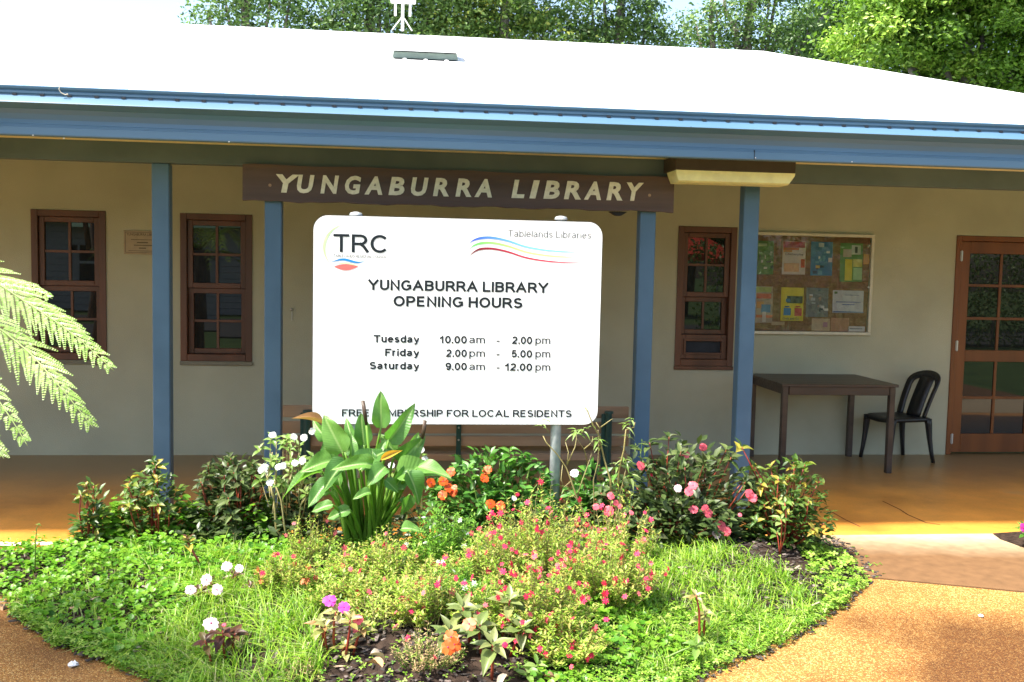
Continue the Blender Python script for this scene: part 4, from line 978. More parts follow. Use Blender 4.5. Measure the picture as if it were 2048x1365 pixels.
def grass(name, poly, n, l0, l1, m, margin=.0, w=.0034):
    p = thin(sample(n, poly, margin), .75, 2.0)
    cl = p[rng.integers(0, len(p), len(p)//9)]; k_ = rng.integers(0, len(cl), len(p)); p = np.where((rng.random(len(p)) < .6)[:, None], cl[k_]+rng.normal(0, .014, p.shape), p); n = len(p)
    z0 = bedz(p[:, 0], p[:, 1]); a = rng.random(n)*6.283; L = rng.uniform(l0, l1, n)*(.7+.6*lump(p[:, 0], p[:, 1], 3)); lean = rng.uniform(.3, 1.75, n)
    dx, dy = np.cos(a), np.sin(a); seg = 4; W_ = rng.uniform(.6, 1.4, n)*w
    V = np.zeros((n, (seg+1)*2, 3)); sx_, sy_ = -dy, dx
    for i in range(seg+1):
        t = i/seg; hor = L*(lean*t*t*.8); ver = L*(t-.42*lean*t*t)
        cx_ = p[:, 0]+dx*hor; cy_ = p[:, 1]+dy*hor; cz_ = z0+ver; ww = W_*(1-t*.9)
        for k, s_ in ((0, -1), (1, 1)):
            V[:, 2*i+k, 0] = cx_+sx_*ww*s_; V[:, 2*i+k, 1] = cy_+sy_*ww*s_; V[:, 2*i+k, 2] = cz_+(.0 if k else ww*.5)
    tf = np.array([(2*i, 2*i+1, 2*i+3, 2*i+2) for i in range(seg)]); F = (tf[None]+(np.arange(n)*(2*seg+2))[:, None, None]).reshape(-1, 4)
    return fastmesh(name, V.reshape(-1, 3), F, m, None, np.repeat(rng.random(n), 2*seg+2))
zg1 = zone([(320, 1180), (420, 1130), (540, 1120), (640, 1180), (640, 1260), (650, 1320), (600, 1380), (330, 1390), (300, 1330), (260, 1260)])
zg2 = zone([(1250, 1130), (1330, 1090), (1420, 1110), (1560, 1140), (1640, 1180), (1600, 1240), (1500, 1290), (1380, 1330), (1280, 1330), (1230, 1240)])
zg3 = zone([(0, 1150), (300, 1080), (560, 1110), (640, 1200), (420, 1290), (150, 1270)])
zg4 = zone([(1620, 1120), (1700, 1130), (1730, 1150), (1640, 1220), (1560, 1260), (1500, 1230)])
zq = zone([(150, 1062), (240, 1040), (330, 1030), (470, 1050), (560, 1075), (560, 1100), (400, 1090), (250, 1095), (150, 1090)])
o, pp = discs('round_leaf_groundcover', zq, 2000, .014, .026, .08, .24, m_penny, '', '')
tag(o, 'taller mound of round leaves at the foot of the red-stemmed plants, left back of the bed', 'ground cover', kind='stuff')
zr_ = zone([(1100, 1240), (1250, 1200), (1400, 1280), (1400, 1380), (1050, 1390), (1090, 1300)])
o, pp = discs('round_leaf_groundcover', zr_, 900, .010, .02, .02, .08, m_penny, '', '')
tag(o, 'scattered round green leaves low at the front right of the bed', 'ground cover', kind='stuff')
tag(grass('grass', zg1, 5200, .06, .17, m_grass), 'tangled long green grass in the left front of the garden bed', 'grass', kind='stuff')
tag(grass('grass', zg2, 7500, .04, .125, m_grass), 'tangled yellow-green grass in the right front of the garden bed', 'grass', kind='stuff')
tag(grass('grass', zg3, 3400, .04, .13, m_grass), 'fine grass blades growing through the round-leafed ground cover', 'grass', kind='stuff')
tag(grass('grass', zg4, 260, .03, .09, m_grass), 'sparse grass tufts in the bark mulch at the right corner of the bed', 'grass', kind='stuff')
def clover(poly, n, label, s0=.008, s1=.017, h1=.05, margin=-.03):
    p = sample(n, poly, margin); n = len(p); z0 = bedz(p[:, 0], p[:, 1]); h = rng.uniform(.004, h1, n); P3 = np.column_stack([p, z0+h])
    a = rng.random(n)*6.283; Nn = np.column_stack([rng.normal(0, .35, n), rng.normal(-.3, .35, n), np.ones(n)]); D = np.column_stack([np.cos(a), np.sin(a), rng.normal(0, .2, n)])
    tv = []; tf = []
    for k in range(3):
        b = 2.094*k; c, s = math.cos(b), math.sin(b); q = len(tv)
        for x, y, z in ((0, 0, 0), (.34, .45, .06), (.26, .9, .02), (0, .98, -.04), (-.26, .9, .02), (-.34, .45, .06)): tv.append((x*c-y*s, x*s+y*c, z))
        tf += [(q, q+1, q+2, q+3), (q, q+3, q+4, q+5)]
    L = rng.uniform(s0, s1, n)
    return tag(cloud('clover', P3, D, Nn, L, L, tv, tf, m_clover, None, rng.random(n)), label, 'ground cover', kind='stuff')
clover(zone([(1100, 1250), (1240, 1200), (1400, 1230), (1600, 1200), (1745, 1140), (1745, 1180), (1640, 1260), (1400, 1380), (1120, 1390)]), 5200, 'small yellow-green clover creeping along the right front edge of the bed')
clover(zone([(-60, 1150), (150, 1230), (300, 1260), (450, 1290), (400, 1340), (230, 1330), (100, 1290), (-60, 1230)]), 2600, 'small-leafed clover creeping along the left front edge of the bed')
clover(zone([(1640, 1080), (1700, 1100), (1750, 1150), (1700, 1200), (1640, 1180), (1600, 1100)]), 500, 'bright green creeping weed at the right corner of the bed', .012, .026, .07)
clover([(x_*1.0, y_) for x_, y_ in (np.array(bed)-np.array([[0, 5.0]]))*np.array([[1.04, 1.06]])+np.array([[0, 5.0]])], 1500, 'stray sprigs of clover creeping out onto the paving round the bed', .008, .016, .02, -.10)
clover(zone([(620, 1100), (1250, 1100), (1250, 1230), (1000, 1260), (900, 1230), (640, 1220)]), 2600, 'small mixed green weeds filling the gaps between the central bushes', .010, .022, .09)
clover(zone([(640, 1290), (860, 1290), (1100, 1280), (1130, 1390), (640, 1390)]), 240, 'scattered clover seedlings in the mulch at the front of the bed')

# ------------------------------------------------------------------ plants
lm = {}
lm['imp_dark'] = leafmat('impatiens_dark_leaf', [(.028, .05, .014), (.055, .095, .022), (.11, .15, .045), (.06, .07, .03)], .2, .48, spec=.22)
lm['imp_green'] = leafmat('impatiens_green_leaf', [(.045, .14, .02), (.08, .22, .03), (.13, .30, .045)], .35, .38)
lm['imp_red'] = leafmat('impatiens_mixed_leaf', [(.05, .10, .02), (.08, .17, .025), (.14, .20, .03), (.42, .33, .05), (.05, .12, .02)], .28, .4)
lm['white_imp'] = leafmat('pale_leaf', [(.13, .24, .04), (.2, .32, .07), (.30, .38, .13)], .4, .4)
lm['cream_leaf'] = leafmat('cream_edged_leaf', [(.30, .34, .10), (.42, .36, .17), (.20, .24, .06), (.36, .18, .07)], .3, .4)
lm['front'] = leafmat('front_impatiens_leaf', [(.10, .15, .04), (.16, .22, .06), (.24, .26, .09), (.07, .12, .03)], .3, .4)
lm['darkred'] = leafmat('purple_leaf', [(.05, .02, .012), (.10, .035, .02), (.12, .10, .03)], .2, .4)
def mk(key, w=.5, **k): return leafmesh(key+'_leaf', lm[key], w, **k)
TM = {k: leafmat(k+'_mass', {'imp_dark': [(.022, .04, .012), (.045, .08, .02), (.085, .12, .035)], 'imp_green': [(.04, .13, .02), (.075, .21, .03), (.12, .27, .04)], 'imp_red': [(.03, .07, .015), (.055, .12, .02), (.11, .17, .03)]}[k], .25, .4, True) for k in ('imp_dark', 'imp_green', 'imp_red')}
LM = {k: [mk(k, .46, droop=.25), mk(k, .52, droop=.45, fold=.35), mk(k, .40, droop=.12, fold=.15)] for k in lm}
LM['curl'] = [leafmesh('curled_leaf', lm['white_imp'], .3, droop=1.1, fold=.3), leafmesh('curled_leaf', lm['white_imp'], .26, droop=.8, fold=.4)]
pet = {k: leafmat('petal_'+k, v, .3, .5) for k, v in dict(white=[(.75, .75, .75), (.8, .8, .8)], orange=[(.72, .09, .008), (.80, .14, .015)], pink=[(.74, .09, .13), (.80, .16, .20)],
        palepink=[(.76, .52, .60), (.8, .6, .66)], magenta=[(.72, .03, .42), (.75, .08, .50)], red=[(.62, .015, .06), (.70, .03, .12)], salmon=[(.80, .20, .09), (.8, .26, .12)]).items()}
m_eye = flat('flower_eye', (.5, .03, .12)); m_eyey = flat('flower_eye_pale', (.6, .55, .3))
def petalmesh(m):
    V = []; F = []; n = 6
    for i in range(n+1):
        t = i/n; w = .06+.50*math.sin(math.pi*min(1, t)**.75*.80)**1.0*(1 if t < .95 else .82)
        for j, q in enumerate((-1, -.5, 0, .5, 1)): V.append((q*w, t*(1-.10*(1-abs(q)) if i == n else 1), .10*t-.16*t*t+.05*abs(q)*t))
    for i in range(n):
        for j in range(4): F.append((i*5+j, i*5+j+1, (i+1)*5+j+1, (i+1)*5+j))
    me = bpy.data.meshes.new('petal'); me.from_pydata(V, [], F); me.materials.append(m); me.polygons.foreach_set('use_smooth', [True]*len(F)); me.update(); return me
PMH = {k: petalmesh(m) for k, m in pet.items()}
def eyemesh(m):
    g = G(); g.tube([(0, 0, -.35), (0, 0, 0), (0, 0, .10), (0, 0, .16)], [.03, .11, .11, .03], 8)
    me = bpy.data.meshes.new('flower'); me.from_pydata(g.V, [], g.F); me.materials.append(m); me.update(); return me
EYE = {'c': eyemesh(m_eye), 'y': eyemesh(m_eyey)}
def flower(parent, pos, col, size=.032, nrm=None, eye='c'):
    size *= .93
    nrm = Vector(nrm or (random.uniform(-.5, .5), -1, random.uniform(.2, .9))).normalized()
    o = bpy.data.objects.new('flower', EYE[eye]); C.objects.link(o); o.parent = parent
    q = nrm.to_track_quat('Z', 'Y').to_matrix().to_4x4(); o.matrix_local = Matrix.Translation(Vector(pos)-wl(parent)) @ q @ Matrix.Rotation(random.random()*6, 4, 'Z') @ Matrix.Scale(size, 4)
    for k in range(5):
        p = bpy.data.objects.new('petal', PMH[col]); C.objects.link(p); p.parent = o
        p.matrix_local = Matrix.Rotation(2*math.pi*k/5+random.uniform(-.09, .09), 4, 'Z') @ Matrix.Rotation(random.uniform(-.2, .15), 4, 'X') @ Matrix.Translation((0, .07, .008*k)) @ Matrix.Diagonal((random.uniform(.8, 1), random.uniform(.82, 1), 1, 1))
    return o
def stem_path(a, b, bow=.08):
    a, b = Vector(a), Vector(b); m_ = (a+b)/2+Vector((random.uniform(-1, 1), random.uniform(-1, 1), .3))*bow*(b-a).length
    return [a, a.lerp(m_, .6), m_.lerp(b, .4), b]
def whorl(parent, p, up, mset, n, size, spread=.55, name='leaf'):
    up = Vector(up).normalized(); x = up.orthogonal().normalized(); y = up.cross(x); a0 = random.random()*6
    for k in range(n):
        a = a0+k*2.399; t = k/max(1, n-1); el = spread+.55*(1-t)   # outer leaves flatter
        d = (x*math.cos(a)+y*math.sin(a))*math.sin(min(1.75, el+.35))+up*math.cos(min(1.75, el+.35))
        inst(name, random.choice(mset), parent, Vector(p)-up*size*.35*(1-t)+d*size*.06, d, up, size*(1.0-.35*t)*random.uniform(.8, 1.15), random.uniform(.85, 1.15))
def bush(name, label, cat, cx, cyy, rx, ry, h, tips, per, key, size, stem, group=None, flowers=(), fcol='pink', fsize=.032, lowfrac=.35, sr=.004, foot=None, zmin=.25):
    rx *= 1.13; h *= 1.04; zb_ = bz1_(cx, cyy); o = thing(name, (cx, cyy, zb_), label, cat, group); ms = LM[key]; k = 0; tries = 0
    while k < tips and tries < 4000:
        tries += 1
        th = random.random()*6.283; ph = math.acos(random.uniform(0, 1)); rr = random.uniform(.55, 1) if random.random() > lowfrac else random.uniform(.3, .85)
        if random.random() < .5: rr = 1.0
        x = math.sin(ph)*math.cos(th)*rx*rr; y = math.sin(ph)*math.sin(th)*ry*rr; z = h*(zmin+(1-zmin)*math.cos(ph)*rr)
        p = Vector((cx+x, cyy+y, zb_+z))
        if p.y > YPF-.05: p.y = YPF-.05
        up = Vector((x/rx*.6, y/ry*.6-.25, .8+.2*math.cos(ph)))
        f = foot or (cx, cyy)
        g = G().tube(stem_path((f[0]+x*.3, min(f[1]+y*.3, YS-.03), zb_-.01), p), [sr*1.5, sr*1.3, sr, sr*.7], 5); g.obj('stem', stem, o, True)
        whorl(o, p, up, ms, per, size); k += 1
    nf = int(tips*26); c = rng.normal(size=(nf, 3)); c /= np.linalg.norm(c, axis=1, keepdims=True); c[:, 2] = abs(c[:, 2]); rr_ = rng.uniform(.35, .98, (nf, 1))
    P_ = np.array([cx, cyy, zb_+h*zmin*.45])+c*rr_*np.array([rx*1.02, ry, h*(1-zmin*.45)])+rng.normal(0, size*.15, (nf, 3)); P_[:, 1] = np.minimum(P_[:, 1], YPF-.03); P_[:, 2] = np.maximum(P_[:, 2], zb_+.02)
    c2 = c+rng.normal(0, .45, (nf, 3)); c2[:, 2] *= .5; L_ = rng.uniform(.6, 1.05, nf)*size
    ff = cloud('foliage', P_, c2, np.tile([[0, -.35, 1.]], (nf, 1))+rng.normal(0, .25, (nf, 3)), L_, L_*.46, *LEAF4, TM[key], o, rng.random(nf)); ff['kind'] = 'stuff'
    for f in flowers:
        u, v, dy = f[0], f[1], f[2]; c = f[3] if len(f) > 3 else fcol; s = f[4] if len(f) > 4 else fsize
        flower(o, at(u, v, 'y', cyy-ry+dy), c, s)
    return o
def px(u, v, y): return at(u, v, 'y', y)
def ext(u0, u1, vt, vb, y):
    """real centre x, half width and height of something standing at depth y"""
    a = px(u0, vb, y); b = px(u1, vb, y); t = px((u0+u1)/2, vt, y); zb_ = bz1_((a.x+b.x)/2, min(y, YS-.1)); return (a.x+b.x)/2, abs(b.x-a.x)/2, t.z-zb_
# c) dark impatiens left of the calla
x, r, h = ext(385, 560, 915, 1085, 6.05)
bush('impatiens_bush', 'dark-leafed flowerless bush between the leftmost blue post and the white-flowered plant', 'bush', x, 5.98, r*.95, .24, h, 38, 7, 'imp_dark', .075, m_stemred)
# b) reddish-stemmed with yellowing leaves
x, r, h = ext(235, 385, 930, 1045, 6.0)
bush('impatiens_bush', 'yellowing green bush with red stems at the foot of the leftmost blue post', 'bush', x, 5.98, r*.9, .2, h, 22, 6, 'imp_red', .07, m_stemred, sr=.005)
x, r, h = ext(140, 228, 970, 1090, 5.9)
bush('impatiens_plant', 'small red-stemmed plant, leftmost at the back of the garden bed', 'plant', x, 5.9, r*.75, .13, h, 10, 6, 'imp_red', .06, m_stemred, sr=.005)
# f) orange flowered bush behind the middle
x, r, h = ext(850, 1110, 905, 1050, 6.05)
bush('impatiens_bush', 'bright green bush with orange flowers in front of the bench', 'bush', x, 5.98, r*.98, .2, h, 40, 7, 'imp_green', .085, m_stemgrn, fcol='orange', fsize=.033,
     flowers=[(901, 944, .1), (862, 966, .05), (886, 963, .05), (898, 975, .05), (906, 984, .05), (885, 990, .04), (975, 940, .1), (969, 956, .08), (909, 975, .03, 'salmon', .02), (1028, 997, .02, 'white', .018), (981, 1008, 0), (1000, 1012, 0)])
# filler behind calla right side / pole
x, r, h = ext(1105, 1210, 930, 1060, 6.1)
bush('impatiens_bush', 'green leafy bush with one white flower beside the galvanised sign pole', 'bush', x+.05, 6.02, r, .14, h, 16, 7, 'imp_green', .08, m_stemgrn, flowers=[(1149, 947, .0, 'white', .03)])
x, r, h = ext(545, 650, 960, 1085, 6.05)
bush('impatiens_bush', 'dark leafy bush hidden low behind the white-flowered plant and the calla', 'bush', x, 6.02, r, .15, h, 14, 7, 'imp_dark', .075, m_stemred)
# h) big pink impatiens
x, r, h = ext(1195, 1500, 885, 1110, 5.95)
bush('impatiens_bush', 'large dark-leafed bush with coral pink flowers, right of the sign pole', 'bush', x, 5.86, r*.98, .32, h, 43, 7, 'imp_dark', .085, m_stemred,
     flowers=[(1371, 909, .2, 'pink', .030), (1406, 895, .3, 'pink', .028), (1281, 932, .2, 'pink', .033), (1356, 977, .02, 'palepink', .026), (1378, 984, 0), (1386, 971, .03), (1387, 1019, -.02), (1412, 1019, 0), (1418, 1028, 0),
              (1499, 988, .0), (1506, 996, 0), (1480, 1030, .0, 'pink', .014), (1433, 1068, -.03, 'palepink', .033), (1453, 1063, -.04), (1443, 1052, -.02), (1303, 950, .2, 'red', .012)])
x, r, h = ext(1230, 1440, 960, 1110, 5.75)
bush('impatiens_bush', 'low dark-leafed bush in front of the large pink-flowered bush', 'bush', x, 5.66, r, .2, h*.8, 26, 7, 'imp_dark', .075, m_stemred)
# i) right green, taller shoots
x, r, h = ext(1475, 1635, 930, 1110, 5.85)
bi = bush('leafy_shrub', 'open shrub with red stems at the right end of the garden bed', 'shrub', x, 5.74, r*.95, .24, h, 36, 6, 'imp_red', .062, m_stemred, sr=.005, zmin=.12)
for u, v in ((1484, 895), (1510, 935), (1588, 925), (1610, 930), (1620, 1010), (1600, 960)):
    p = px(u, v, 5.75); G().tube(stem_path((x+.02, 5.76, .1), p, .05), [.007, .006, .004, .003], 6).obj('stem', m_stemred, bi, True)
    whorl(bi, p, (random.uniform(-.3, .5), -.3, 1), LM['imp_red'], 5, .10, .3)
# a pale shoot low right
p = px(1560, 1085, 5.5); pl_ = thing('leafy_shoot', (p.x, 5.5, bz1_(p.x, 5.5)), 'pale yellow-green shoot in front of the open red-stemmed shrub', 'plant')
for k in range(3):
    q = p+Vector((random.uniform(-.05, .05), random.uniform(-.05, .05), .05+.09*k)); G().tube(stem_path((p.x, 5.5, bz1_(p.x, 5.5)), q), .004, 5).obj('stem', m_stemred, pl_, True); whorl(pl_, q, (0, -.3, 1), LM['white_imp'], 6, .075)
# d) leggy white impatiens left of calla
x, r, h = ext(500, 640, 862, 1090, 5.85)
wi = thing('white_impatiens', (px(580, 1090, 5.75).x, 5.75, .1), 'leggy pale-leafed plant with white flowers left of the big calla', 'plant')
base = Vector((px(580, 1088, 5.75).x, 5.75, .08))
for pts in ([(545, 905), (535, 960), (548, 1000), (552, 1060), (578, 1090)], [(548, 965), (562, 1000), (570, 1060), (578, 1088)], [(590, 930), (568, 990), (590, 930)], [(625, 975), (602, 1010), (595, 1060), (580, 1085)], [(540, 965), (548, 1003), (590, 930)][:2]):
    w = [px(u, v, 5.75+random.uniform(-.03, .03)) for u, v in pts]; G().tube(w, [.004+.001*i for i in range(len(w))], 6).obj('stem', m_stemtan, wi, True)
for i in range(34):
    u = random.uniform(512, 640); v = random.uniform(868, 985) if u > 540 else random.uniform(880, 960); y = random.uniform(5.65, 5.95); p = px(u, v, y)
    G().tube(stem_path(px(min(max(u, 540), 600), v+60, 5.78), p, .1), [.003, .003, .002, .0015], 5).obj('stem', m_stemtan, wi, True)
    whorl(wi, p, (random.uniform(-.4, .4), -.4, .9), LM['white_imp'], 6, .062)
for u, v in ((588, 874), (608, 876), (590, 926), (545, 870), (530, 935), (556, 934), (566, 932), (604, 922), (624, 863), (615, 945), (540, 965), (522, 940)): flower(wi, px(u, v, 5.62), 'white', .023, eye='y')
x = px(845, 900, 5.98).x
wj = thing('white_impatiens', (x, 5.98, .1), 'white flowers on thin stems peeping out right of the big calla', 'plant')
for u, v in ((843, 900), (850, 918), (783, 931), (790, 885), (720, 925)):
    p = px(u, v, 5.93); flower(wj, p, 'white', .023, eye='y'); G().tube(stem_path((x, 5.98, .1), p), .003, 5).obj('stem', m_stemtan, wj, True); whorl(wj, p-Vector((0, -.02, .03)), (0, -.3, 1), LM['white_imp'], 5, .06)

# e) calla / arum lily
m_cal = leafmat('calla_leaf', [(.06, .17, .03), (.10, .25, .045), (.16, .33, .065)], .42, .42, spec=.5)
def veins(m):
    t = m.node_tree; N = t.nodes; L = t.links; b = N['Principled BSDF']; src = b.inputs['Base Color'].links[0].from_socket
    tc = N.new('ShaderNodeTexCoord'); sp_ = N.new('ShaderNodeSeparateXYZ'); L.new(tc.outputs['Object'], sp_.inputs[0])
    ab = N.new('ShaderNodeMath'); ab.operation = 'ABSOLUTE'; L.new(sp_.outputs['X'], ab.inputs[0])
    mr = N.new('ShaderNodeMapRange'); mr.inputs['From Min'].default_value = .008; mr.inputs['From Max'].default_value = .03; mr.inputs['To Min'].default_value = 1; mr.inputs['To Max'].default_value = 0; L.new(ab.outputs[0], mr.inputs[0])
    a1 = N.new('ShaderNodeMath'); a1.operation = 'MULTIPLY_ADD'; a1.inputs[1].default_value = -.9; L.new(ab.outputs[0], a1.inputs[0]); L.new(sp_.outputs['Y'], a1.inputs[2])
    sn = N.new('ShaderNodeMath'); sn.operation = 'MULTIPLY'; sn.inputs[1].default_value = 95; L.new(a1.outputs[0], sn.inputs[0]); s2 = N.new('ShaderNodeMath'); s2.operation = 'SINE'; L.new(sn.outputs[0], s2.inputs[0])
    m2 = N.new('ShaderNodeMapRange'); m2.inputs['From Min'].default_value = .6; m2.inputs['From Max'].default_value = 1; m2.inputs['To Max'].default_value = .07; L.new(s2.outputs[0], m2.inputs[0])
    mx = N.new('ShaderNodeMath'); mx.operation = 'MAXIMUM'; L.new(mr.outputs[0], mx.inputs[0]); L.new(m2.outputs[0], mx.inputs[1])
    mc = N.new('ShaderNodeMix'); mc.data_type = 'RGBA'; mc.inputs['B'].default_value = (.30, .45, .14, 1); L.new(mx.outputs[0], mc.inputs['Factor']); L.new(src, mc.inputs['A']); L.new(mc.outputs['Result'], b.inputs['Base Color'])
    bp = N.new('ShaderNodeBump'); bp.inputs['Strength'].default_value = .10; bp.inputs['Distance'].default_value = .01; L.new(s2.outputs[0], bp.inputs['Height']); L.new(bp.outputs[0], b.inputs['Normal'])
veins(m_cal)
m_calst = leafmat('calla_stalk', [(.12, .26, .025), (.19, .36, .05)], .35, .4)
m_dry = leafmat('dry_leaf', [(.30, .13, .05), (.42, .24, .1)], .2, .7)
m_yel = leafmat('yellow_leaf', [(.6, .30, .03), (.65, .40, .05)], .3, .5)
def hs(t):  # arrow-heart outline
    return (min(1, .45+t*3.2) if t < .17 else 1)*(1-max(0, (t-.22)/.78)**1.9)**.85
CAL = [leafmesh('calla_leaf', m_cal, w, 14, dr, fo, hs, .9, 4) for w, dr, fo in ((.56, .20, .22), (.60, .42, .36), (.50, .6, .42), (.54, .12, .16))]
CC = Vector((px(735, 1085, 5.62).x, 5.68, .09))
CL = thing('calla_lily', CC, 'big clump of broad glossy calla leaves on thick stalks before the sign', 'plant')
def calla_leaf(ub, vb, ut, vt, y, nx_=0, ny=-1, nz=.4, kind=0, yt=None, width=1.0, me=None):
    """leaf blade from its junction (ub, vb) to its tip (ut, vt), with a stalk down to the clump"""
    b = px(ub, vb, y); t = px(ut, vt, yt or y); d = t-b
    o = inst('leaf', me or CAL[kind], CL, b, d, (nx_, ny, nz), d.length, width*1.0)
    f = CC+Vector(((b.x-CC.x)*.22+random.uniform(-.04, .04), random.uniform(-.05, .05), -.02)); m_ = Vector((f.x+(b.x-f.x)*.35, f.y+(b.y-f.y)*.3, f.z+(b.z-f.z)*.6))
    P = []
    for i in range(9):
        q = i/8; P.append(f*(1-q)**2+m_*2*q*(1-q)+b*q*q)
    G().tube(P, [.015-.009*i/8 for i in range(9)], 8).obj('stalk', m_calst, CL, True)
    return o
for a in [(762, 856, 762, 782, 5.60, .1, -1, .25, 3, None, .95), (685, 905, 646, 831, 5.45, -.2, -1, .5, 0, None, 1.1), (757, 902, 773, 880, 5.5, 0, -1, .3, 1), (728, 890, 722, 826, 5.68, .1, -1, .2, 3, None, 1.05), (700, 890, 700, 850, 5.75, .1, -1, .2, 1, None, .9),
          (778, 880, 830, 826, 5.58, .5, -1, .4, 2, 5.5, 1.0), (700, 920, 716, 868, 5.5, .6, -1, .1, 2, None, .8), (720, 940, 772, 884, 5.38, -.3, -1, .8, 1, 5.45, 1.15), (692, 925, 640, 968, 5.42, -.3, -1, 1, 1, 5.34, 1.1),
          (645, 945, 560, 950, 5.60, -.1, -.25, 1.2, 2, 5.55, .7), (676, 922, 608, 925, 5.62, -.1, -1, 1, 1, 5.5, 1.05), (800, 925, 845, 882, 5.62, .5, -1, .6, 1, 5.55, 1.2), (795, 950, 880, 922, 5.48, .3, -1, 1, 2, 5.4, 1.2), (835, 935, 902, 946, 5.45, .4, -1, 1.3, 0, 5.35, .95),
          (815, 945, 850, 1002, 5.36, .6, -1, .5, 1, 5.3, 1.1), (770, 935, 735, 962, 5.33, 0, -1, 1, 1, 5.25, 1.3), (745, 930, 672, 920, 5.35, 0, -1, .8, 2, 5.28, .9), (770, 960, 800, 985, 5.3, .3, -1, .6, 0, None, 1.1), (655, 930, 646, 880, 5.62, -.4, -1, .1, 3, None, .9), (660, 960, 612, 1010, 5.5, -.5, -1, .4, 0, 5.4, .9),
          (655, 880, 620, 842, 5.7, -.3, -1, .3, 2), (820, 990, 805, 1035, 5.4, .6, -1, .5, 0), (800, 1000, 828, 1010, 5.45, .4, -1, .8, 0), (700, 1020, 650, 1035, 5.4, -.3, -1, .8, 0), (818, 895, 842, 868, 5.7, .6, -1, .3, 1), (790, 905, 760, 868, 5.6, -.1, -1, .4, 0), (665, 1010, 620, 1020, 5.35, -.3, -1, 1, 0), (690, 905, 740, 872, 5.72, .2, -1, .2, 3, None, 1.1), (730, 900, 690, 862, 5.74, -.2, -1, .2, 3, None, 1.1),
          (750, 960, 742, 900, 5.42, -.2, -1, .4, 0, None, .9), (680, 970, 668, 925, 5.52, -.5, -1, .4, 2), (790, 975, 820, 930, 5.44, .5, -1, .5, 1), (740, 985, 708, 990, 5.3, -.2, -1, 1, 1, 5.25), (815, 960, 862, 968, 5.5, .4, -1, .9, 2), (660, 985, 628, 992, 5.5, -.4, -1, .9, 1), (772, 905, 800, 862, 5.66, .3, -1, .3, 0), (705, 880, 690, 838, 5.7, -.1, -1, .3, 2)]:
    calla_leaf(*a)
p = px(803, 1058, 5.2); inst('leaf', CAL[1], CL, p, px(842, 1054, 5.15)-p, (0, -1, 1.2), (px(842, 1054, 5.15)-p).length, 1.0)
dl = leafmesh('dry_calla_leaf', m_dry, .28, 8, .3, .9); yl = leafmesh('yellow_calla_leaf', m_yel, .30, 8, .5, .7)
p = px(645, 848, 5.66); inst('leaf', dl, CL, p, px(590, 824, 5.6)-p, (0, -.6, 1), (px(590, 824, 5.6)-p).length)['label'] = 'browned rolled leaf'
p = px(762, 920, 5.3); inst('leaf', yl, CL, p, px(803, 896, 5.3)-p, (0, -1, .5), (px(803, 896, 5.3)-p).length)['label'] = 'yellow rolled leaf'
for u, v, ub, vb in ((726, 803, 733, 850), (850, 842, 845, 878)):
    t = px(u, v, 5.6); b = px(ub, vb, 5.6); G().tube([b, b.lerp(t, .5), t+(t-b)*.02, t+Vector((.01, 0, -.005))], [.008, .012, .010, .003], 8).obj('withered_spathe', flat('withered', (.07, .045, .03)), CL, True)
    G().tube([CC+Vector((0, 0, 0)), CC.lerp(b, .6)+Vector((.02, 0, .03)), b], [.011, .009, .007], 8).obj('stalk', m_calst, CL, True)
for i in range(16):
    f = CC+Vector((random.uniform(-.10, .10), random.uniform(-.08, .05), -.02)); t = Vector((CC.x+(f.x-CC.x)*random.uniform(1.5, 2.6), f.y-.02, random.uniform(.42, .62)))
    G().tube([f, f.lerp(t, .5)+Vector((0, 0, .02)), t], [.02, .015, .008], 8).obj('stalk', m_calst, CL, True)

# g) leggy curled-leaf plant in front of pole
yg_ = 5.62; LG = thing('leggy_plant', (px(1220, 1150, yg_).x, yg_, .1), 'tall bare-stemmed plant with curled pale leaves at the sign pole', 'plant')
skel = [[(1222, 1150), (1195, 1080), (1155, 1000), (1140, 955), (1132, 935), (1115, 910), (1092, 885), (1086, 872)], [(1134, 930), (1150, 895), (1153, 878), (1152, 865)], [(1134, 930), (1137, 905), (1131, 885)], [(1153, 998), (1165, 960), (1176, 930), (1184, 905)],
        [(1176, 930), (1169, 900), (1155, 880)], [(1168, 899), (1184, 885), (1186, 872)], [(1189, 1050), (1187, 960), (1196, 925), (1198, 880), (1196, 860)], [(1222, 1000), (1221, 960), (1210, 925), (1202, 890), (1200, 875), (1186, 850), (1176, 825), (1170, 815)],
        [(1235, 1040), (1240, 990), (1248, 955), (1254, 930)], [(1236, 980), (1238, 940), (1248, 900), (1252, 860), (1268, 855), (1270, 845)], [(1248, 900), (1250, 880)], [(1202, 855), (1215, 845), (1225, 838)], [(1200, 858), (1192, 845)], [(1145, 960), (1128, 975), (1122, 960), (1125, 930)], [(1155, 1000), (1140, 985), (1132, 970)]]
for s_ in skel:
    w = [px(u, v, yg_+random.uniform(-.02, .02)) for u, v in s_]; n = len(w); r0 = .0065 if n > 5 else .004
    G().tube(w, [r0*(1-.6*i/(n-1)) for i in range(n)], 6).obj('stem', m_stemtan, LG, True)
for u, v, n, s_ in ((1085, 850, 3, .05), (1093, 838, 3, .04), (1153, 862, 6, .06), (1166, 858, 4, .05), (1197, 878, 7, .055), (1172, 818, 3, .025), (1184, 850, 3, .03), (1252, 850, 5, .05), (1262, 838, 4, .045), (1248, 918, 6, .06), (1235, 930, 4, .06), (1262, 950, 5, .06), (1222, 960, 4, .04), (1130, 975, 3, .035), (1200, 892, 3, .05), (1256, 870, 3, .045)):
    whorl(LG, px(u, v, yg_), (0, -.2, 1), LM['curl'], n, s_*1.1, .5)
x_ = px(1278, 905, 5.95); sd = thing('seed_stalk', (x_.x, 5.95, .1), 'fine pale seed head rising before the blue post right of the sign', 'plant')
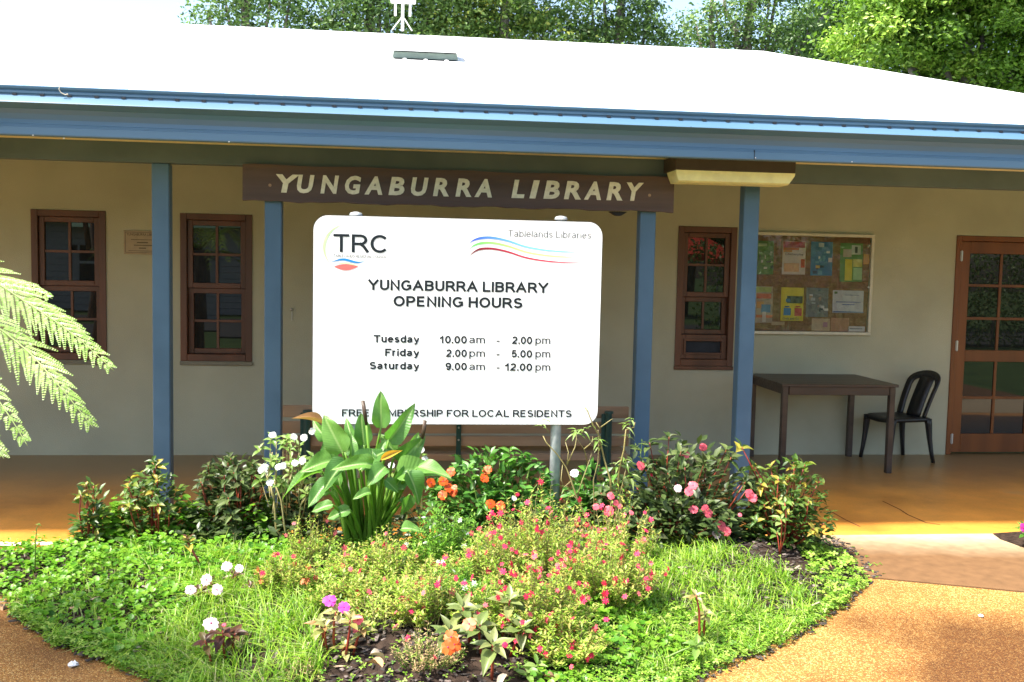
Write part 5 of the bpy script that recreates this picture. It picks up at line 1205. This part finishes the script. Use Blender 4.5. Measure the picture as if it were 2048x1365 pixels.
G().tube([(x_.x, 5.95, .1), px(1280, 950, 5.95), px(1282, 905, 5.95), px(1284, 885, 5.95)], .0018, 5).obj('stem', m_stemgrn, sd)
for u, v in ((1272, 892), (1276, 900), (1284, 884), (1290, 890), (1292, 900), (1280, 908), (1270, 905), (1288, 912)):
    q = px(u, v, 5.95); inst('seed', LM['white_imp'][2], sd, q, (random.uniform(-.5, .5), 0, 1), (0, -1, 0), .02)

# low undergrowth along the slab edge and between the bushes
n_ = 3600; ux = rng.uniform(px(385, 1080, 6.05).x, px(1610, 1080, 6.05).x, n_); uy = rng.uniform(5.72, 6.17, n_); uz = bedz(ux, uy)+rng.random(n_)**1.5*(.06+.20*lump(ux, uy, 1.7)); ud = rng.normal(size=(n_, 3)); ud[:, 2] = rng.uniform(-.1, .7, n_)
L_ = rng.uniform(.035, .075, n_); tag(cloud('undergrowth', np.column_stack([ux, uy, uz]), ud, np.tile([[0, -.5, 1.]], (n_, 1))+rng.normal(0, .3, (n_, 3)), L_, L_*.48, *LEAF4, TM['imp_dark'], None, rng.random(n_)), 'low dark green undergrowth filling the back of the bed along the veranda edge', 'undergrowth', kind='stuff')
# ------------------------------------------------------------------ small bright bushes with many flowers (cuphea) and white phlox
m_cup = leafmat('cuphea_leaf', [(.14, .29, .02), (.29, .46, .045), (.50, .58, .14), (.38, .30, .08), (.11, .24, .02)], .35, .4, True)
m_phl = leafmat('phlox_leaf', [(.09, .25, .02), (.16, .35, .035), (.26, .43, .06)], .35, .4, True)
def smallflower(m):
    V = []; F = []
    for k in range(6):
        a = k*1.047; c, s = math.cos(a), math.sin(a); b = len(V)
        for x, y, z in ((0, 0, 0), (.28, .5, .05), (.22, .95, -.05), (0, 1.05, -.08), (-.22, .95, -.05), (-.28, .5, .05)): V.append((x*c-y*s, x*s+y*c, z))
        F += [(b, b+1, b+2, b+3), (b, b+3, b+4, b+5)]
    b = len(V); V += [(.12, 0, -.02), (0, .12, -.02), (-.12, 0, -.02), (0, -.12, -.02), (0, 0, -1.4)]; F += [(b, b+1, b+4), (b+1, b+2, b+4), (b+2, b+3, b+4), (b+3, b, b+4)]
    me = bpy.data.meshes.new('flower'); me.from_pydata(V, [], F); me.materials.append(m); me.update(); return me
SF = {k: smallflower(pet[k]) for k in ('red', 'pink', 'white', 'salmon')}
def cuphea(name, label, u, vb, hw, hp, nst, lper, nfl, m, cols, ls=.034, dens=1.0):
    nst = int(nst*1.9); nfl = int(nfl*.85)
    c = at(u, vb, 'z', .09); y = c.y; sc = 2000/ (c-Vector((0, 0, CH))).length; rx = hw/sc; h = hp/sc; cx_ = c.x; zb_ = bz1_(cx_, y); rx *= 1.12
    o = thing(name, (cx_, y, zb_), label, 'bush' if nfl > 8 else 'plant'); ry = min(rx*.8, .3)
    P, D, Nn, L = [], [], [], []; sg = G(); tips = []
    for i in range(nst):
        a = random.random()*6.283; r_ = math.sqrt(random.random()); top = Vector((cx_+math.cos(a)*rx*r_, y+math.sin(a)*ry*r_, zb_+h*(1-.6*r_**2)*random.choice((.6, .75, .9, 1.0, 1.18))*random.uniform(.85, 1.08)))
        b = Vector((cx_+math.cos(a)*rx*r_*.55, y+math.sin(a)*ry*r_*.55, zb_)); w = stem_path(b, top, .1); sg.tube(w, [.0022, .002, .0016, .001], 4, False); tips.append(top)
        for k in range(lper):
            t = .2+.8*(k/lper)**.8; q = b.lerp(top, t)+Vector((random.gauss(0, .006), random.gauss(0, .006), 0)); aa = k*1.571+(k//2)*.4+random.uniform(-.3, .3)
            el = random.uniform(.1, .8); P.append(q); D.append((math.cos(aa)*math.cos(el), math.sin(aa)*math.cos(el), math.sin(el))); Nn.append((-math.cos(aa)*.4, -math.sin(aa)*.4, 1)); L.append(ls*random.uniform(.6, 1.2)*(1.1-.35*t))
    s_ = sg.obj('stem', m_stemtan if m is m_cup else m_stemgrn, o); s_['kind'] = 'stuff'
    L = np.array(L); f = cloud('foliage', np.array([tuple(v) for v in P]), np.array(D), np.array(Nn), L, L*.36, *LEAF4, m, o, rng.random(len(P))); f['kind'] = 'stuff'
    for i in range(nfl):
        t = random.choice(tips)+Vector((random.gauss(0, .02), random.gauss(0, .02), random.uniform(-.04, .02)))
        nn = Vector((random.uniform(-1, 1), random.uniform(-1.2, .1), random.uniform(.1, 1))).normalized()
        inst('flower', SF[random.choice(cols)], o, t, nn.orthogonal(), nn, random.uniform(.011, .0175))
    return o
RP = ['red', 'red', 'red', 'pink']
cuphea('flowering_bush', 'tallest yellow-green bush of small red flowers, in the middle of the bed', 1075, 1165, 125, 165, 95, 26, 95, m_cup, RP)
cuphea('flowering_bush', 'bush of small red flowers sloping down to the right-hand grass', 1215, 1215, 105, 135, 80, 24, 70, m_cup, RP)
cuphea('flowering_bush', 'red-flowered bush in the centre front above the dark mulch', 1060, 1265, 125, 130, 85, 24, 70, m_cup, RP)
cuphea('flowering_bush', 'low bush with few red flowers, between the mulch patch and the orange front flowers', 865, 1255, 75, 110, 50, 24, 24, m_cup, RP)
cuphea('flowering_bush', 'loose yellow-green bush with pink-red flowers right below the calla', 775, 1170, 100, 95, 55, 22, 20, m_cup, RP)
cuphea('flowering_bush', 'reddish yellow low bush left of the calla foot', 575, 1190, 62, 85, 45, 22, 26, m_cup, ['red', 'salmon'])
cuphea('flowering_bush', 'pale green bush above the magenta-flowered plant', 695, 1225, 75, 85, 50, 24, 6, m_cup, RP)
cuphea('flowering_bush', 'sparse airy bush with pink flowers under the tall bare-stemmed plant', 1240, 1130, 70, 120, 30, 20, 20, m_cup, ['pink', 'red', 'pink'])
cuphea('phlox_bush', 'fresh green bush with tiny white flowers right of the calla', 890, 1150, 75, 130, 60, 24, 22, m_phl, ['white'], .034)
cuphea('phlox_bush', 'fresh green low bush with a few white flowers below the larger white-flowered bush', 905, 1215, 60, 80, 36, 22, 10, m_phl, ['white'], .034)
cuphea('phlox_bush', 'small leafy bush in the gap left of the calla foot', 625, 1130, 50, 100, 30, 22, 7, m_cup, ['pink'], .026)
cuphea('flowering_bush', 'low straggly bush between the calla foot and the larger pale bush', 690, 1160, 60, 60, 24, 20, 6, m_cup, RP)
cuphea('flowering_bush', 'low straggly bush with pink buds behind the dark mulch patch', 790, 1215, 60, 60, 24, 20, 10, m_cup, RP)
cuphea('flowering_bush', 'low green and red bush at the right front above the round leaves', 1130, 1300, 90, 80, 40, 20, 30, m_cup, RP)
cuphea('flowering_bush', 'bushy yellow-green clump joining the tallest bush and the white-flowered one', 970, 1190, 80, 120, 60, 24, 45, m_cup, RP)
cuphea('phlox_bush', 'green leafy clump low between the two central flowering bushes', 960, 1245, 60, 70, 40, 22, 0, m_phl, ['white'], .032)
m_dryb = leafmat('dry_weed_leaf', [(.28, .15, .09), (.42, .28, .16), (.30, .30, .08), (.16, .09, .05)], .15, .6, True)
cuphea('dry_weed', 'dry brownish pink twiggy weed at the front edge beside the orange flowers', 850, 1325, 70, 75, 26, 18, 3, m_dryb, RP, .020)
cuphea('dry_weed', 'small dry brown weed in the mulch left of the magenta-flowered plant', 610, 1330, 35, 45, 10, 14, 0, m_dryb, RP, .020)
cuphea('flowering_bush', 'pale yellow-green low bush hanging over the back of the dark mulch', 760, 1262, 80, 70, 26, 20, 12, m_cup, RP)
cuphea('seedling', 'thin leafy seedlings in the dark gap in the middle of the bed', 850, 1225, 30, 70, 6, 18, 0, m_cup, RP, .026)
for i, (u, v) in enumerate(((985, 995), (1000, 1003), (1035, 1012), (1222, 992), (1217, 1020), (1232, 1008), (1192, 1012), (1240, 1010), (1155, 1038), (1262, 1025), (1140, 1090))): pass
# coral flowers among the sparse bush
pf = thing('pink_impatiens', (px(1215, 1020, 5.3).x, 5.3, .1), 'thin plant with a cluster of pink flowers among the bare tan stems', 'plant')
for u, v, s_ in ((1222, 992, .024), (1217, 1022, .034), (1232, 1006, .02), (1192, 1014, .022), (1240, 1013, .018), (1155, 1040, .024), (1263, 1026, .016), (1246, 1050, .018), (1286, 1080, .022)):
    p = px(u, v, 5.3); flower(pf, p, 'pink', s_); G().tube(stem_path((px(1215, 1020, 5.3).x, 5.3, .12), p), .002, 5).obj('stem', m_stemtan, pf)

# k) orange flowered front plants, low rosettes with big leaves
def rosettes(name, label, y0, items, key, size, n, stem, fl, group=None, up=(0, -.35, 1)):
    c = at(items[0][0], items[0][1], 'z', .18); o = thing(name, (c.x, c.y, bz1_(c.x, c.y)), label, 'plant')
    for u, v, z in items:
        p = at(u, v, 'z', z); b = Vector((p.x*.7+c.x*.3, p.y+.02, bz1_(p.x, p.y)))
        G().tube(stem_path(b, p, .1), [.006, .006, .005, .003], 6).obj('stem', stem, o, True); whorl(o, p, up, LM[key], n, size)
    for u, v, z, col, s_ in fl: p = at(u, v, 'z', z); flower(o, p, col, s_, (random.uniform(-.3, .3), -.8, random.uniform(.4, 1)))
    return o
rosettes('orange_impatiens', 'low plant with orange flowers and reddish rosettes at the front of the bed', 4.3, [(985, 1285, .2), (925, 1215, .26), (960, 1250, .22), (1020, 1200, .28), (1040, 1255, .2), (900, 1260, .2)], 'front', .105, 9, m_stemred,
         [(902, 1275, .24, 'orange', .034), (908, 1290, .22, 'orange', .034), (896, 1295, .22, 'orange', .032), (938, 1248, .28, 'salmon', .032), (1027, 1010, .3, 'salmon', .01), (1010, 1290, .2, 'red', .014)])
rosettes('pale_impatiens', 'low dark-leafed plant with white pink-eyed flowers in the left grass', 4.8, [(470, 1150, .16), (420, 1165, .15), (400, 1180, .14), (500, 1175, .14)], 'darkred', .07, 8, m_stemred,
         [(413, 1160, .2, 'palepink', .03), (434, 1180, .18, 'palepink', .03), (381, 1180, .18, 'palepink', .028), (454, 1133, .22, 'palepink', .03), (478, 1137, .22, 'palepink', .024)])
rosettes('pale_impatiens', 'low purple-leafed plant with one white flower near the front of the left grass', 4.3, [(445, 1262, .14), (410, 1282, .12), (470, 1268, .12)], 'darkred', .075, 8, m_stemred, [(422, 1247, .2, 'palepink', .036), (448, 1250, .19, 'red', .010)])
# tall red stem above the left grass
rs = thing('red_stemmed_plant', at(408, 1142, 'z', .12), 'single red stem topped by a tuft of leaves in the left grass', 'plant'); rs.location.z = bz1_(rs.location.x, rs.location.y); WL[rs.name] = rs.location.copy()
b = Vector(rs.location); t = px(375, 1085, b.y)
G().tube([b, b.lerp(t, .5)+Vector((.01, 0, 0)), t], [.007, .006, .005], 7).obj('stem', m_stemred, rs, True); whorl(rs, t, (-.1, -.1, 1), LM['imp_red'], 9, .075, .4); whorl(rs, t+Vector((0, 0, .02)), (0, 0, 1), LM['darkred'], 5, .05, .1)
rosettes('magenta_impatiens', 'low plant with magenta flowers, cream-edged leaves and red stems beside the dark mulch', 4.3, [(672, 1222, .26), (700, 1240, .24), (650, 1252, .2), (690, 1290, .12), (725, 1255, .2), (640, 1245, .2)], 'cream_leaf', .072, 7, m_stemred,
         [(659, 1202, .30, 'magenta', .033), (688, 1215, .28, 'magenta', .028), (716, 1240, .24, 'pink', .026)])
rosettes('red_stemmed_plant', 'small red-stemmed plant with pale leaves in the right-hand grass', 4.7, [(1392, 1190, .26), (1400, 1235, .14), (1412, 1225, .16)], 'cream_leaf', .06, 6, m_stemred, [])
rosettes('green_seedling', 'bright green broad-leafed seedling at the bottom front of the bed', 4.0, [(1075, 1330, .08), (1395, 1290, .1), (1055, 1345, .06)], 'white_imp', .075, 6, m_stemgrn, [])
# wispy tall weed at the left
wd = thing('tall_weed', at(70, 1140, 'z', .08), 'thin weed with a drooping tip standing above the left ground cover', 'plant'); b = Vector(wd.location)
G().tube([b, px(71, 1090, b.y), px(73, 1058, b.y), px(78, 1048, b.y), px(83, 1052, b.y)], [.004, .003, .0025, .002, .001], 6).obj('stem', m_stemgrn, wd, True)
whorl(wd, px(78, 1049, b.y), (.3, 0, 1), LM['white_imp'], 5, .02)
for z in (.3, .55, .8): whorl(wd, b+Vector((0, 0, z*.25)), (0, 0, 1), LM['white_imp'], 3, .03)

# o) right-hand bed with pink flower
zo = -.004
g = G(); poly = [at(u, v, 'z', zo) for u, v in ((1985, 1067), (2048, 1058), (2200, 1052), (2260, 1110), (2048, 1095), (2000, 1078))]
n_ = len(poly); g.add([(p.x, min(p.y, YS-.01), zo) for p in poly]+[(sum(p.x for p in poly)/n_, min(sum(p.y for p in poly)/n_, 6.1), .05)], [(i, (i+1) % n_, n_) for i in range(n_)]); o = g.obj('right_garden_bed', m_soil); struct(o)
c = at(2055, 1085, 'z', .03); rb = thing('pink_impatiens', c, 'green plant with a magenta flower at the right edge of the paving', 'plant')
for i in range(9):
    q = c+Vector((random.uniform(-.08, .1), random.uniform(-.06, .06), random.uniform(.04, .12))); G().tube(stem_path(c, q), .003, 5).obj('stem', m_stemgrn, rb); whorl(rb, q, (0, -.3, 1), LM['imp_green'], 6, .06)
flower(rb, at(2046, 1056, 'y', c.y-.05), 'magenta', .032)

# ------------------------------------------------------------------ fallen leaves and scraps
m_fall = leafmat('fallen_leaf', [(.32, .17, .08), (.45, .30, .17), (.22, .10, .05), (.5, .42, .32)], .1, .7); FLM = leafmesh('fallen_leaf', m_fall, .42, 6, .35, .6, wave=1)
fl = [(235, 1298, 'pale dry leaf lying on the left paving edge beside the ground cover'), (262, 1310, 'narrow tan dry leaf on the left edge of the bed'), (342, 1330, 'orange dry leaf standing at the left front corner of the bed'), (355, 1345, 'pinkish dry scrap below the orange dry leaf'),
      (1565, 1000+100, 'small brown dry leaf under the open red-stemmed shrub'), (1525, 1100, 'curled tan dry leaf in the mulch under the pink-flowered bush'), (1650, 1128, 'pale bark flake on the mulch at the right corner'), (765, 1335, 'long pale curled leaf in the front mulch'), (740, 1310, 'brown dry leaf in the front mulch under the magenta flowers'),
      (1015, 1352, 'orange-brown dry leaf at the very front of the bed'), (1088, 1352, 'rusty dry leaf at the very front right of the bed'), (1600, 1262, 'small reddish dry leaf on the right paving'), (5, 1210, 'brown dry leaf on the far left paving edge'), (1640, 1140, 'pale dry leaf among the mulch at the right corner of the bed')]
for u, v, lab in fl:
    p = at(u, v, 'z', 0); ib = edged(p.x, p.y)[0] > 0; p = at(u, v, 'z', (bz1_(p.x, p.y)+.03) if ib else (-.04 if p.x < 0 else -.006)); a = random.random()*6.28
    o = bpy.data.objects.new('fallen_leaf', FLM); C.objects.link(o); s_ = random.uniform(.06, .1) if u < 1500 else .05
    o.matrix_local = Matrix.Translation(p) @ Matrix.Rotation(a, 4, 'Z') @ Matrix.Rotation(random.uniform(-.2, .3), 4, 'X') @ Matrix.Scale(s_, 4); tag(o, lab, 'leaf', 'fallen leaves around the bed')
def scrap(u, v, z, s, lab):
    p = at(u, v, 'z', z); r = random.Random(int(u)); V = []; F = []
    for i in range(5):
        for j in range(8):
            ph = math.pi*(i+.5)/5; th = 6.283*j/8; q = s*r.uniform(.55, 1.1); V.append((p.x+q*math.sin(ph)*math.cos(th), p.y+q*math.sin(ph)*math.sin(th), z+max(0, s*.4+q*.55*math.cos(ph))))
    for i in range(4):
        for j in range(8): F.append((i*8+j, i*8+(j+1) % 8, (i+1)*8+(j+1) % 8, (i+1)*8+j))
    F.append(tuple(range(8))); F.append(tuple(range(32, 40))[::-1])
    tag(mobj('paper_scrap', V, F, m_white), lab, 'litter')
scrap(148, 1333, -.048, .026, 'crumpled white scrap lying on the brown left paving')
scrap(1962, 1234, -.012, .015, 'tiny white scrap on the sunlit right paving')

# ------------------------------------------------------------------ tree fern at the left
m_fern = leafmat('fern_pinnule', [(.24, .44, .06), (.38, .56, .14), (.55, .68, .32)], .5, .35, True, spec=.6)
m_frach = leafmat('fern_rachis', [(.30, .40, .12), (.35, .42, .15)], .2)
crown_c = Vector((-2.75, 3.75, 1.85))
TF = thing('tree_fern', (crown_c.x, crown_c.y, -.07), 'tree fern with bright feathery fronds reaching in at the left', 'tree')
G().tube([(crown_c.x, crown_c.y, -.07), (crown_c.x+.03, crown_c.y, .9), crown_c], [.16, .12, .10], 14).obj('trunk', m_bark, TF, True)
def frond(P, plen, nrm, n=34, taper=.9, tipf=.0):
    """rachis through the points P, with feathered pinnae on both sides"""
    P = [Vector(p) for p in P]; m = len(P)
    def cat(t):
        x = t*(m-1); i = min(int(x), m-2); t = x-i; p0, p1, p2, p3 = P[max(i-1, 0)], P[i], P[i+1], P[min(i+2, m-1)]
        return .5*(2*p1+(p2-p0)*t+(2*p0-5*p1+4*p2-p3)*t*t+(-p0+3*p1-3*p2+p3)*t**3)
    Q = [cat(i/40) for i in range(41)]
    fr_ = G().tube(Q, [.006-.005*i/40 for i in range(41)], 6).obj('frond', m_frach, TF, True)
    for k in range(n):
        t = .06+.92*k/n; c = cat(t); dd = (cat(min(1, t+.02))-cat(max(0, t-.02))).normalized(); side = dd.cross(Vector(nrm)).normalized(); nz_ = side.cross(dd)
        L = plen*(1-t)**.75*(.35+min(1, t*4)*.65)+.012
        for s_ in (-1, 1):
            pd = (side*s_*random.uniform(.48, .66)+dd*.85+Vector((0, 0, random.uniform(-.12, .04)))).normalized(); npn = max(6, int(L/.0068)); L *= random.uniform(.85, 1.12); PV, PD, PL = [], [], []
            for j in range(npn):
                q = (j+.5)/npn; pc_ = c+pd*L*q+Vector((0, 0, -.16*L*q*q)); pl = .027*(1-q)**.85*(L/plen)**.4*random.uniform(.75, 1.15)+.002
                for s2 in (-1, 1):
                    sd_ = pd.cross(nz_).normalized()*s2; PV.append(pc_); PD.append((sd_*.85+pd*.55)); PL.append(pl)
            PL = np.array(PL); cloud('pinna', np.array([tuple(v) for v in PV]), np.array([tuple(v) for v in PD]), np.tile(np.array([tuple(nz_)]), (len(PV), 1)), PL, np.full(len(PL), .0085), *LEAF2, m_fern, fr_, rng.random(len(PV)))
e = crown_c
frond([e, px(-260, 520, 3.75), px(-60, 545, 3.6), px(60, 610, 3.5), px(150, 672, 3.42), px(228, 742, 3.35)], .235, (0, -.7, .8), 27)
frond([e, px(-260, 590, 3.7), px(-100, 600, 3.5), px(40, 690, 3.4), px(120, 775, 3.3), px(188, 858, 3.25)], .22, (0, -.7, .8), 25)
frond([e, px(-280, 620, 3.5), px(-160, 660, 3.3), px(-60, 730, 3.2), px(10, 820, 3.1), px(55, 892, 3.05)], .13, (0, -.7, .8), 18)
frond([e, px(-260, 500, 3.9), px(-120, 540, 3.8), px(-20, 560, 3.8), px(50, 570, 3.75), px(105, 598, 3.7)], .11, (0, -.7, .8), 20)
frond([e, px(-330, 700, 3.4), px(-150, 760, 3.2), px(-50, 840, 3.1), px(8, 918, 3.0)], .16, (0, -.5, 1), 20)
frond([e, e+Vector((-.5, .6, .25)), e+Vector((-1.1, 1.1, -.1))], .26, (0, 0, 1), 22)
for a_ in (15, 75, 130, 160, 200, 235, 270, 300):
    d_ = Vector((math.cos(math.radians(a_)), math.sin(math.radians(a_)), 0)); f_ = .62 if a_ in (15, 300) else 1
    frond([e, e+d_*.5*f_+Vector((0, 0, .28)), e+d_*1.05*f_+Vector((0, 0, .15)), e+d_*1.5*f_+Vector((0, 0, -.25))], .30, (0, 0, 1), 20)

# ------------------------------------------------------------------ trees behind the roof
def tree(name, label, base, blobs, n, ls, cols, trunkr=.18, limbs=(), transl=.3, clump=.34, group=None):
    m = leafmat(name+'_leaf', cols, transl, .4, True); o = thing(name, base, label, 'tree', group)
    tot = sum(b[3]**2 for b in blobs); P = []; Nl = []; T_ = []
    for bx, by, bz, br in blobs:
        k = int(n*br**2/tot); ncl = max(8, int(26*br*br)); c = rng.normal(size=(ncl, 3)); c /= np.linalg.norm(c, axis=1, keepdims=True); rr = br*(rng.random((ncl, 1))**.4); cc = c*rr*np.array([1, 1, .85])+np.array([bx, by, bz])
        sel = rng.integers(0, ncl, k); cr_ = clump*(.6+.8*rng.random(ncl)); off = rng.normal(size=(k, 3))*cr_[sel][:, None]*np.array([.6, .6, .38]); p = cc[sel]+off; P.append(p)
        Nl.append(c[sel]*.5+rng.normal(size=(k, 3))*.5+np.array([-.1, 0, .6])); T_.append(np.clip(rng.normal(.45, .2, k)+(rng.random(ncl)[sel]-.5)*.6, 0, 1))
    P = np.concatenate(P); Nl = np.concatenate(Nl); T_ = np.concatenate(T_); k = len(P)
    D = rng.normal(size=(k, 3))*np.array([1, 1, .5])+np.array([0, 0, -.5]); L = rng.uniform(.7, 1.3, k)*ls
    f = cloud('crown', P, D, Nl, L, L*.5, *LEAF2, m, o, T_); f['kind'] = 'stuff'
    bs = Vector(base); cen = Vector((np.mean([b[0] for b in blobs]), np.mean([b[1] for b in blobs]), max(b[2] for b in blobs)))
    G().tube([bs, bs.lerp(cen, .35)+Vector((.12, 0, 0)), bs.lerp(cen, .7)+Vector((-.1, 0, 0)), cen], [trunkr*1.3, trunkr, trunkr*.75, trunkr*.3], 10).obj('trunk', m_bark, o, True)
    for bx, by, bz, br in blobs:
        st_ = bs.lerp(cen, random.uniform(.3, .6)); G().tube([st_, st_.lerp(Vector((bx, by, bz)), .5)+Vector((0, 0, .2)), (bx, by, bz+br*.4)], [trunkr*.45, trunkr*.3, .02], 7).obj('limb', m_bark, o, True)
    for pts in limbs: G().tube(pts, [trunkr*.5*(1-.7*i/(len(pts)-1)) for i in range(len(pts))], 7).obj('limb', m_bark, o, True)
    return o
def bl(u, v, y, r): p = px(u, v, y); return (p.x, p.y, p.z, r)
dk = [(.05, .10, .03), (.09, .17, .045), (.15, .25, .07), (.25, .35, .11)]
br_ = [(.06, .13, .015), (.14, .27, .03), (.25, .40, .05), (.42, .54, .11)]
yr_ = 15.5
tree('broadleaf_tree', 'bright green dense tree leaning over the right hip of the roof', (px(2000, 700, yr_).x, yr_, -.1),
     [bl(1760, 60, yr_, .75), bl(1850, 20, yr_, 1.1), bl(1960, 70, yr_, 1.2), bl(2060, 110, yr_, 1.2), bl(1900, -110, yr_, 1.4), bl(2050, -60, yr_, 1.6), bl(1740, -40, yr_+.3, .7), bl(1990, 170, yr_+.3, .9), bl(2180, 60, yr_+.5, 1.6), bl(1720, 110, yr_+.5, .5), bl(1830, 120, yr_+.3, .8)], 95000, .088, br_, .22, clump=.27)
yb_ = 21
tree('broadleaf_tree', 'thin hazy tree at the left end behind the roof ridge', (px(500, 600, yb_).x, yb_, -.1), [bl(450, 20, yb_, .7), bl(540, 40, yb_, .8), bl(480, -70, yb_, 1.1), bl(590, -20, yb_, .8), bl(415, 45, yb_, .45)], 5200, .10, dk, .16, clump=.36)
tree('broadleaf_tree', 'dense green tree directly behind the white antenna', (px(760, 600, yb_).x, yb_+.5, -.1), [bl(680, 30, yb_, 1.0), bl(780, 20, yb_, 1.1), bl(870, 40, yb_, 1.0), bl(760, -80, yb_, 1.5), bl(640, 60, yb_, .6), bl(720, 80, yb_, .6)], 19000, .10, dk, .2)
tree('broadleaf_tree', 'mid green tree with a patch of yellow leaves behind the roof ridge', (px(1020, 600, yb_).x, yb_-.5, -.1), [bl(930, 40, yb_, 1.0), bl(1010, 20, yb_, 1.0), bl(1100, 50, yb_, .9), bl(1000, -80, yb_, 1.4), bl(960, 90, yb_, .6), bl(1060, 95, yb_, .6)], 20000, .10, [(.05, .10, .025), (.09, .17, .035), (.15, .25, .05), (.40, .42, .08)], .2)
tree('broadleaf_tree', 'green tree with an open crown left of the patch of blue sky', (px(1230, 600, yb_).x, yb_, -.1), [bl(1180, 30, yb_, .9), bl(1240, 10, yb_, .8), bl(1260, 90, yb_, .75), bl(1190, 100, yb_, .7), bl(1200, -90, yb_, 1.0), bl(1340, 105, yb_, .6), bl(1300, 30, yb_, .5)], 10500, .10, dk, .18)
p_ = [px(1495, 80, yb_), px(1500, 30, yb_), px(1520, -40, yb_)]
tree('broadleaf_tree', 'open tree with bare grey limbs right of the patch of blue sky', (px(1470, 600, yb_).x, yb_+.4, -.1), [bl(1390, 70, yb_, .6), bl(1470, 60, yb_, .8), bl(1540, 20, yb_, .8), bl(1560, 90, yb_, .8), bl(1480, 110, yb_, .7), bl(1620, 60, yb_, .9), bl(1570, -80, yb_, 1.0), bl(1430, 30, yb_, .4)], 9500, .10, dk, .16,
     limbs=[[tuple(px(1430, 140, yb_)), tuple(px(1422, 60, yb_)), tuple(px(1424, 0, yb_)), tuple(px(1440, -60, yb_))], [tuple(px(1480, 150, yb_)), tuple(px(1472, 60, yb_)), tuple(px(1450, 20, yb_)), tuple(px(1445, -40, yb_))], [tuple(px(1500, 150, yb_)), tuple(px(1496, 60, yb_)), tuple(px(1520, -30, yb_))], [tuple(px(1570, 150, yb_)), tuple(px(1620, 60, yb_)), tuple(px(1660, 20, yb_))]])
tree('broadleaf_tree', 'dark tree filling the gap behind the roof hip beside the bright green tree', (px(1640, 600, yb_+2).x, yb_+3, -.1), [bl(1640, 60, yb_+2, 1.1), bl(1700, 120, yb_+2, 1.0), bl(1600, 120, yb_+2, .7), bl(1680, -20, yb_+2, 1.2)], 17000, .10, dk, .18)

# ------------------------------------------------------------------ across the street, seen in the window reflections
m_hw = plain('house_white', (.7, .7, .68), .7); m_hr = plain('house_green_roof', (.08, .2, .12), .5); m_red = plain('red_canvas', (.6, .05, .02), .6)
H = thing('weatherboard_house', (-8.5, -15, -.09), 'white weatherboard house with a green roof across the street behind the camera', 'house')
g = G()
for i in range(14): g.box(-14, -3, -15-.02*(i % 2)*0, -14.8, -.09+i*.2, -.09+i*.2+.19)
g.obj('wall', m_hw, H); G().box(-14, -3, -19, -15.01, -.09, 2.7).obj('wall', m_hw, H)
G().add([(-14.6, -14.2, 2.65), (-2.4, -14.2, 2.65), (-2.4, -17, 4.3), (-14.6, -17, 4.3), (-14.6, -19.8, 2.65), (-2.4, -19.8, 2.65)], [(0, 1, 2, 3), (3, 2, 5, 4), (0, 3, 4), (1, 5, 2), (0, 4, 5, 1)]).obj('roof', m_hr, H)
for xx in (-12.5, -10, -7.5, -5.2):
    w = G().box(xx, xx+1.2, -14.79, -14.76, .9, 2.1).obj('window', m_slot, H); G().box(xx-.05, xx+1.25, -14.76, -14.74, 1.46, 1.54).box(xx+.57, xx+.63, -14.755, -14.735, .9, 2.1).obj('frame', m_white, w)
Cp = thing('market_umbrella', (8.6, -9, -.09), 'red canvas umbrella beside the street behind the camera', 'umbrella')
G().tube([(8.6, -9, -.09), (8.6, -9, 2.6)], .03, 8).obj('pole', m_white, Cp)
V = [(8.6, -9, 2.7)]+[(8.6+1.3*math.cos(k*math.pi/4), -9+1.3*math.sin(k*math.pi/4), 2.05) for k in range(8)]+[(8.6+1.3*math.cos(k*math.pi/4), -9+1.3*math.sin(k*math.pi/4), 1.85) for k in range(8)]
mobj('canopy', V, [(0, 1+k, 1+(k+1) % 8) for k in range(8)]+[(1+k, 9+k, 9+(k+1) % 8, 1+(k+1) % 8) for k in range(8)], m_red, Cp)
g = G(); g.box(-60, 60, -12, -6, -.088, -.05); struct(g.obj('road', plain('asphalt', (.06, .06, .06), .9)))
for i, (x, y, lab) in enumerate(((4, -17, 'dark round tree across the street, nearest the white house'), (10.5, -18, 'dark tree across the street behind the red umbrella'), (16, -14, 'dark tree across the street at the far right'), (-19, -16, 'dark tree across the street left of the white house'))):
    tree('street_tree', lab, (x, y, -.1), [(x, y, 4.2, 2.2), (x+1.4, y+.4, 3.3, 1.5), (x-1.5, y, 3.4, 1.6), (x, y+.5, 5.6, 1.4)], 6000, .3, dk, .2, clump=.5)

hg_ = thing('hedge', (14, -6, -.09), 'dense dark clipped hedge behind the camera, unseen, added to darken the door reflections', 'hedge')  # unseen hedge, added to darken what the door panes reflect
n_ = 16000; P_ = np.column_stack([rng.uniform(7.5, 24, n_), rng.uniform(-6.6, -5.5, n_), rng.uniform(-.05, 2.4, n_)]); L_ = rng.uniform(.08, .16, n_)
f = cloud('foliage', P_, rng.normal(size=(n_, 3)), rng.normal(size=(n_, 3)), L_, L_*.5, *LEAF2, leafmat('hedge_leaf', dk, .2, .4, True), hg_); f['kind'] = 'stuff'
for i in range(12): G().tube([(8+i*1.4, -6, -.09), (8.1+i*1.4, -6, 1.8)], .04, 6).obj('trunk', m_bark, hg_)

tree('shade_tree', 'small loose-crowned unseen tree left of the camera, placed to shade the left paving', (-4.3, 3.3, -.09), [(-3.75, 3.45, 4.2, .62), (-4.3, 3.7, 4.5, .6), (-4.6, 3.1, 4.3, .6), (-4.1, 3.2, 4.9, .5), (-3.3, 2.9, 4.2, .4)], 9000, .11, dk, .09, clump=.26)  # unseen tree, crown placed and sized to shade the left paving
